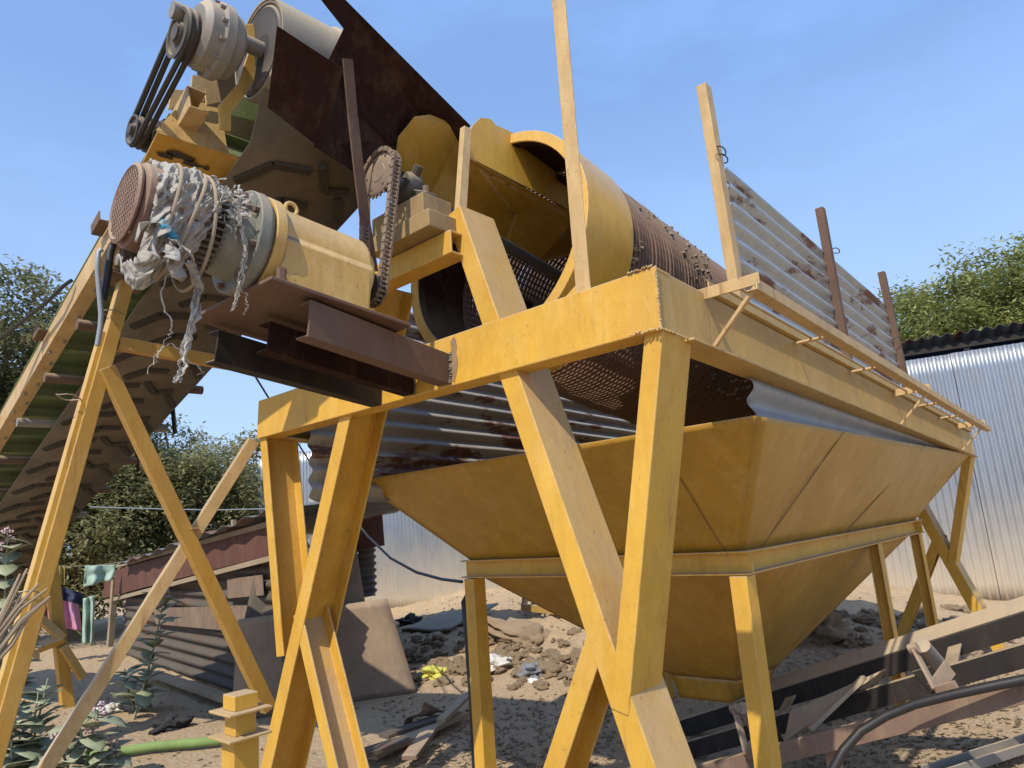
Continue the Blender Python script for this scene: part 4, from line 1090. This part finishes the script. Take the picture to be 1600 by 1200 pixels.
def sheet(name, label, pts, m_, t=.006, cat='metal sheet', warp=.02, seed=0):
    pts = [V(p) for p in pts]; m = MB(); a, b, c, d = pts; nrm = (b-a).cross(d-a).normalized()
    m.grid(lambda u, v: a.lerp(b, u).lerp(d.lerp(c, u), v)+nrm*warp*noise.noise(V((u*2.2+seed, v*2.2, seed))), 14, 14)
    o = m.build(name, m_, None, smooth=180, solid=t); return tag(o, label, cat)
def up_from(px_base, px_top, lean):
    b = hz(px_base, .0); return b
# large rusty plate leaning left of the hopper, standing on the ground
bR = hz((652, 1082), 0); bL = hz((455, 1110), 0)
pd = (bR-bL).normalized(); pn = V((pd.y, -pd.x, 0)); pn = pn if pn.dot(CAM-bR) > 0 else -pn
tiltv = (Z - pn*.28).normalized(); pnn = pd.cross(tiltv)
def onplate(px, off=0.0): return hit(px, bR+pn*off, pnn)
sheet('leaning_plate', 'large brown rusty plate leaning upright left of the hopper leg', [bL-pd*.5+Z*-.02, bR-Z*.02, onplate((605, 935)), onplate((372, 968))], M['rustplate'], .008, warp=.004)
sheet('leaning_plate', 'smaller brown plate with a torn corner standing behind the big rusty plate', [onplate((470, 980), -.15), onplate((572, 950), -.15), onplate((548, 800), -.15), onplate((500, 790), -.15)], M['rustplate'], .006, warp=.01, seed=4)
sheet('leaning_plate', 'grey brown plate tucked behind the left leg near the shack', [onplate((372, 1010), -.3), onplate((470, 1000), -.3), onplate((470, 880), -.3), onplate((402, 880), -.3)], M['shacksheet'], .006, warp=.01, seed=6)
dd = 8.4
sheet('red_sheet', 'red oxide metal sheet half in shade beside the fence above the small corrugated piece', [pos((545, 862), 7.6), pos((601, 852), 7.4), pos((597, 802), 7.4), pos((552, 815), 7.6)], M['redoxide'], .006, warp=.006)
m = MB(); cbl, cbr = pos((560, 935), 7.8), pos((588, 930), 7.7)
m.grid(lambda u, v: cbl.lerp(cbr, u)+Z*(.62*v)+fn_*(.02*math.sin(v*2*math.pi*9)), 6, 80); o = m.build('corrugated_scrap', M['galv_clean'], None, smooth=180, solid=.002); tag(o, 'small pale corrugated sheet piece standing below the red sheet', 'metal sheet')

# ================================================================== CLOTHES, TRESTLE at far left
def hang(name, label, px, dist, m_, seed):
    a, b, c, d = [pos(p, dist) for p in px]; nn = V((a.x-CAM.x, a.y-CAM.y, 0)).normalized(); m = MB()
    m.grid(lambda u, v: a.lerp(b, u).lerp(d.lerp(c, u), v)+nn*(.07*math.sin(u*11+seed)*(.3+v)+.05*noise.noise(V((u*4, v*3, seed)))), 22, 16)
    o = m.build(name, m_, None, smooth=180, solid=.004); return tag(o, label, 'clothing')
cl_d = 12.5
hang('hung_cloth', 'mint green cloth hanging at the shack corner', ((133, 884), (182, 882), (176, 906), (130, 918)), cl_d-.2, cloth('mint_cloth', (.34, .47, .38)), 1)
hang('hung_cloth', 'long mint green cloth hanging lowest beside the shack corner post', ((130, 935), (148, 930), (146, 1006), (128, 1006)), cl_d-.4, cloth('mint_cloth', (.38, .52, .42)), 2)
hang('hung_cloth', 'pink cloth hanging from the line below the navy one', ((88, 932), (122, 938), (128, 985), (95, 982)), cl_d, cloth('pink_cloth', (.62, .30, .46)), 3)
hang('hung_cloth', 'dark navy cloth on the line above the pink one', ((87, 914), (132, 928), (128, 945), (88, 936)), cl_d-.15, cloth('navy_cloth', (.03, .04, .09)), 4)
hang('hung_cloth', 'yellow cloth hanging leftmost on the line', ((83, 884), (101, 884), (101, 914), (84, 910)), cl_d+.3, cloth('yellow_cloth', (.55, .42, .10)), 5)
hang('hung_cloth', 'salmon cloth hanging low left of the pink one', ((55, 950), (78, 930), (78, 976), (56, 978)), cl_d, cloth('salmon_cloth', (.55, .26, .20)), 6)
m = MB(); m.tube([pos(p, cl_d) for p in ((20, 876), (60, 882), (100, 885), (150, 884), (190, 878))], .006, 5); o = m.build('clothes_line', M['wire'], None); tag(o, 'thin line strung across the far left carrying the washing', 'clothes line')
tr = thing('steel_trestle', 'orange steel trestle leg with two low braces standing by the clothes line', 'trestle', tuple(hz((104, 1088), 0)))
b_ = hz((106, 1100), 0); t_ = pos((70, 800), math.hypot(b_.x, b_.y)); 
m = MB(); m.bar(b_-Z*.05, t_, .11, .11, X); m.build('leg', M['orange'], tr, .003)
dist_ = math.hypot(b_.x, b_.y)-.1
for pa, pb_ in (((62, 966), (98, 998)), ((60, 1012), (100, 996)), ((98, 1010), (130, 1060)), ((20, 1030), (62, 1022))):
    m = MB(); m.bar(pos(pa, dist_), pos(pb_, dist_), .09, .07, X); m.build('brace', M['orange'], tr, .003)

# ================================================================== wires
def wirething(name, label, pts, r_, m_=M['cable']):
    m = MB(); m.tube(pts, r_, 6); o = m.build(name, m_, None, smooth=60); return tag(o, label, 'wire')
wirething('overhead_wire', 'black cable slung from the conveyor rail out to the left edge', [hy(p, y_) for p, y_ in (((112, 438), 4.1), ((100, 446), 4.15), ((80, 466), 4.3), ((40, 498), 4.7), ((0, 530), 5.0), ((-40, 556), 5.3))], .011)
wirething('sagging_wire', 'thin black wire sagging from the red sheet to the hopper leg', [pos((500, 740), 6.4), pos((540, 795), 6.3)] + [pos(p, d_) for p, d_ in (((575, 838), 6.0), ((610, 872), 5.5), ((650, 894), 5.1), ((690, 905), 4.8), ((722, 909), 4.5))], .010)
wirething('thin_wire', 'thin black wire dropping from the brown platform past the left post', [pos((400, 590), 4.2), pos((425, 630), 4.6), pos((480, 715), 5.4), pos((505, 755), 6.0)], .006)
wirething('far_wire', 'faint pale wire strung in front of the trees at left', [pos((140, 792), 13), pos((200, 794), 13), pos((330, 797), 13), pos((420, 795), 13)], .010, M['conduit'])

# ================================================================== PIPE, PLANTS
def gz(px):
    p = hz(px, 0); p.z = ground_z(p.x, p.y); return p
m = MB(); pts = [gz(p)+Z*.05 for p in ((120, 1192), (180, 1182), (240, 1175), (300, 1171), (360, 1165))]
m.tube(pts, .034, 14); o = m.build('green_pipe', cloth('green_plastic_pipe', (.20, .30, .10)), None, smooth=60); tag(o, 'pale green plastic pipe lying on the ground at lower left', 'pipe')
def milkweed(label, base, tips, seed, leaf=.12, flowers=True):
    t = thing('milkweed', label, 'plant', tuple(base), 'milkweed plants at the lower left'); rnd = random.Random(seed)
    ms, ml = MB(), MB(); heads = []
    nf = 0
    for tip in tips:
        base_ = V(base)+V((rnd.uniform(-.08, .08), rnd.uniform(-.08, .08), -.02)); tip = V(tip); mid = base_.lerp(tip, .5)+V((rnd.uniform(-.06, .06), rnd.uniform(-.06, .06), 0))
        P_ = [base_.lerp(mid, u).lerp(mid.lerp(tip, u), u) for u in [i/14 for i in range(15)]]
        ms.tube(P_, [.011-.006*i/14 for i in range(15)], 7)
        h = (tip-base_).length; n = max(4, int(h/.075)); a0 = rnd.uniform(0, 6)
        for i in range(n):
            u = .18+.82*i/n; k = min(13, int(u*14)); p = P_[k].lerp(P_[k+1], u*14-k)
            for side in (0, 1):
                an = a0+i*1.57+side*math.pi+rnd.uniform(-.3, .3); l = leaf*1.5*rnd.uniform(.7, 1.2)*(1-.35*max(0, u-.6)); el = rnd.uniform(-.2, .75)
                d = V((math.cos(an)*math.cos(el), math.sin(an)*math.cos(el), math.sin(el))); s_ = d.cross(Z).normalized(); nn = s_.cross(d)
                prof_ = ((0, .10), (.18, .62), (.42, .92), (.68, .86), (.88, .5), (1, .0)); prev = None
                for j, (f_, w_) in enumerate(prof_):
                    ctr = p+d*l*f_-nn*l*.28*f_*f_; ww = s_*l*.36*w_
                    row = [ml.bm.verts.new(ctr-ww+nn*l*.07*w_), ml.bm.verts.new(ctr), ml.bm.verts.new(ctr+ww+nn*l*.07*w_)]
                    if prev:
                        ml.bm.faces.new((prev[0], prev[1], row[1], row[0])); ml.bm.faces.new((prev[1], prev[2], row[2], row[1]))
                    prev = row
        if flowers:
            for c_ in (tip, tip+V((.03, .04, -.07)), tip+V((-.05, -.03, -.12))):
                mf = MB(); heads.append(mf)
                for q in range(20):
                    v = V((rnd.gauss(0, 1), rnd.gauss(0, 1), rnd.gauss(.4, .8))).normalized()*.035
                    mf.blob(c_+v, rnd.uniform(.006, .012), 1, .3, (1, 1, .8), q)
    ms.build('stem', M['leaf_milk'], t, smooth=60); ml.build('leaf', M['leaf_milk'], t, smooth=180, solid=.0015)
    for mf in heads: mf.build('flower', M['petal'], t, smooth=180)
    return t
def vert(px_tip, base):
    b = V(base); nn = V((b.x-CAM.x, b.y-CAM.y, 0)); return hit(px_tip, b, nn)
b = gz((222, 1120)); milkweed('tall leafy milkweed standing alone in front of the shack wall', b, [vert((258, 925), b)], 1, .15)
b = gz((205, 1112)); milkweed('shorter milkweed stem with round leaves beside the tallest one', b, [vert((195, 1045), b), vert((235, 1030), b)], 2, .14, False)
b = hz((140, 1230), 0); milkweed('low milkweed with a pink flower head at the lower left foreground', b, [vert((155, 1105), b), vert((120, 1120), b), vert((175, 1160), b), vert((90, 1150), b)], 3, .13)
b = hz((30, 1240), 0); milkweed('milkweed in the bottom left corner with leaves over the leg foot', b, [vert((15, 1070), b), vert((60, 1080), b), vert((40, 1130), b), vert((75, 1060), b)], 4, .13, False)
b = hz((-15, 1200), 0); milkweed('tall milkweed stem at the left edge with flowers up by the conveyor', b, [vert((12, 830), b), vert((22, 985), b), vert((-10, 940), b)], 5, .15)
m = MB(); rnd = random.Random(3)
for k in range(9):
    y0 = rnd.uniform(930, 1000); a = hy((-20, y0+60), 3.2); b = hy((rnd.uniform(30, 85), y0-rnd.uniform(20, 60)), 3.2); c = a.lerp(b, .5)+V((0, 0, rnd.uniform(-.04, .04))); m.tube([a, c, b], [.012, .009, .004], 6)
o = m.build('dry_branch', M['wood'], None); tag(o, 'dry thin branches leaning behind the left conveyor leg', 'branch')

# ================================================================== RUBBLE and litter
rnd = random.Random(42)
protos = []
for k in range(5):
    m = MB(); m.blob((0, 0, 0), 1, 4, .62, (1.25, 1, .66), k*7+1, 1.9); o = m.build('clod', M['clod'], None, smooth=180); protos.append(o)
used = set()
def rock(x, y, s_, label, k, sq=None):
    o = protos[k] if k not in used else protos[k].copy()
    if k in used: COL.objects.link(o)
    used.add(k); o.location = (x, y, ground_z(x, y)+s_*.05); o.scale = sq or (s_, s_, s_); o.rotation_euler = (rnd.uniform(-.2, .2), rnd.uniform(-.2, .2), rnd.uniform(0, 6))
    return tag(o, label, 'clod', 'earth clods on the heap')
def mpos(px):
    # walk the ray down to the heap
    d = ray(px); t = .5/FPX
    for i in range(4000):
        p = CAM+d*t
        if p.z < ground_z(p.x, p.y): return p
        t += .006/FPX*8
    return CAM+d*t
big = [((806, 992), .30, 'long flat pale clod lying highest on the earth heap', (.42, .22, .16)), ((838, 1000), .18, 'rounded clod right of the long flat one', None), ((985 - 60, 1060), .16, 'dark brown lump at the right foot of the heap by the diagonal leg', None), ((868, 1052), .11, 'clod at the heap foot above the white scrap', None), ((1240, 985), .28, 'grey boulder lying under the rear legs', None), ((1290, 990), .22, 'grey boulder right beside the first one under the rear legs', None)]
for i, (px, s_, lab, sq) in enumerate(big):
    p = mpos(px); rock(p.x, p.y, s_, lab, i % 5, sq)
for i in range(190):
    px = (rnd.uniform(640, 960), rnd.triangular(985, 1085, 1035)); p = mpos(px)
    rock(p.x, p.y, rnd.choice((rnd.uniform(.02, .05), rnd.uniform(.03, .09))), 'small brown earth clod on the heap between the hopper leg and the diagonal leg', rnd.randrange(5))
for i in range(60):
    px = (rnd.uniform(1220, 1600), rnd.uniform(950, 1010)); p = mpos(px)
    rock(p.x, p.y, rnd.uniform(.03, .09), 'small grey brown lump on the ground before the right part of the fence', rnd.randrange(5))
m = MB()
for i in range(5200):
    if i < 2600: x, y = rnd.uniform(1.5, 9.5), rnd.uniform(-.5, 9)
    elif i < 4200:
        p = hz((rnd.uniform(1230, 1600), rnd.uniform(1010, 1200)), 0); x, y = p.x, p.y
    else:
        p = hz((rnd.uniform(600, 960), rnd.uniform(1090, 1200)), 0); x, y = p.x, p.y
    s_ = rnd.uniform(.008, .028)
    z = ground_z(x, y); q = V((rnd.uniform(-1, 1), rnd.uniform(-1, 1), rnd.uniform(-.5, .5))).normalized(); r_ = q.cross(Z).normalized(); t_ = q.cross(r_)
    c = V((x, y, z+s_*.3)); vs = [m.bm.verts.new(c+q*s_*a+r_*s_*b+t_*s_*.5*e) for a, b, e in ((-1, 0, 0), (0, -.7, -.3), (1, .1, 0), (0, .7, -.2), (.1, 0, .9))]
    for a, b in ((0, 1), (1, 2), (2, 3), (3, 0)): m.bm.faces.new((vs[a], vs[b], vs[4]))
o = m.build('gravel', M['stone'], None); tag(o, 'loose gravel and chips scattered over the bare soil', 'gravel', None, 'stuff')
# boards and litter
def board(label, pts, wd_, th, m_=M['wood'], name='plank', cat='plank'):
    m = MB(); m.bar(pts[0], pts[1], wd_, th, Z); o = m.build(name, m_, None, .003); return tag(o, label, cat)
def onheap(px, dz=.05): p = mpos(px); return p+Z*dz
p1, p2, p3, p4 = onheap((627, 988), .03), onheap((700, 993), .06), onheap((780, 955), .10), onheap((690, 965), .06)
sheet('flat_sheet', 'pale dusty sheet lying flat on top of the heap near the fence', [p1, p2, p3, p4], M['concrete'], .02, warp=.02)
p1, p2, p3, p4 = onheap((1225, 1000), .04), onheap((1290, 1003), .04), onheap((1335, 1000), .05), onheap((1240, 988), .05)
sheet('flat_sheet', 'pale sheet lying on the ground under the rear of the hopper', [p1, p2, p3, p4], M['concrete'], .02, warp=.01, seed=3)
ldr = thing('steel_grate', 'yellow brown ladder like steel frame lying on the heap below the fence', 'frame', tuple(onheap((860, 965))))
q1, q2, q3, q4 = onheap((818, 962), .10), onheap((898, 972), .10), onheap((900, 960), .16), onheap((826, 948), .16)
for a, b in ((q1, q2), (q4, q3), (q1, q4)):
    m = MB(); m.bar(a, b, .05, .08, Z); m.build('side_bar', M['yellow_dusty'], ldr, .002)
for k in range(1, 6):
    m = MB(); m.bar(q1.lerp(q2, k/5.5), q4.lerp(q3, k/5.5), .03, .03, Z); m.build('rung', M['rust'], ldr)
m = MB(); m.plate([q1+Z*.02, q4+Z*.02, q4+Z*.2, q1+Z*.22], .01); m.build('end_plate', M['rustplate'], ldr)
for i, (a, b, w_, lab) in enumerate((((575, 1190), (720, 1125), .16, 'broad weathered plank on the ground left of the hopper leg'), ((600, 1165), (690, 1135), .12, 'grey splintered board beside the broad plank'), ((640, 1200), (672, 1160), .10, 'reddish board poking out of the plank pile towards the camera'), ((560, 1200), (640, 1180), .14, 'dark board at the near end of the plank pile'), ((690, 1150), (735, 1110), .07, 'narrow dark stick leaning on the hopper leg'))):
    board(lab, (gz(a)+Z*(.04+.02*i), gz(b)+Z*(.05+.02*i)), w_, .03, M['pink'] if i == 2 else (M['wood'] if i % 2 == 0 else M['shacksheet']))
sheet('bent_sheet', 'crumpled brown sheet scrap peaking on the plank pile', [gz((630, 1150))+Z*.06, gz((665, 1140))+Z*.2, gz((700, 1130))+Z*.08, gz((660, 1125))+Z*.05], M['rustplate'], .006, warp=.05)
def bag(label, px, s_, m_, seed, sub=4):
    p = mpos(px); m = MB(); m.blob(p+Z*s_*.3, s_, sub, .75, (1.2, 1, .55), seed, 1.8); o = m.build('plastic_bag', m_, None, smooth=180); return tag(o, label, 'bag')
bag('crumpled yellow plastic bag at the foot of the big leaning plate', (678, 1058), .11, cloth('yellow_bag', (.62, .58, .12)), 3)
bag('white plastic scrap on the heap right of the hopper leg', (775, 1045), .13, cloth('white_bag', (.62, .60, .56)), 5)
bag('grey blue rag on the earth at the foot of the heap', (835, 1055), .12, cloth('grey_rag', (.20, .21, .24)), 6)
bag('small white paper scrap below the grey blue rag', (833, 1068), .05, cloth('white_scrap', (.72, .70, .66)), 7, 3)
bag('black rubbish bag on top of the heap near the pale sheet', (640, 975), .13, cloth('black_bag', (.03, .03, .03)), 8)
bag('white torn bag beside the low milkweed flower', (172, 1115), .10, cloth('white_bag', (.66, .63, .58)), 9)
bag('black bag lying behind the tall milkweed foot', (265, 1140), .12, cloth('black_bag', (.025, .025, .03)), 10)
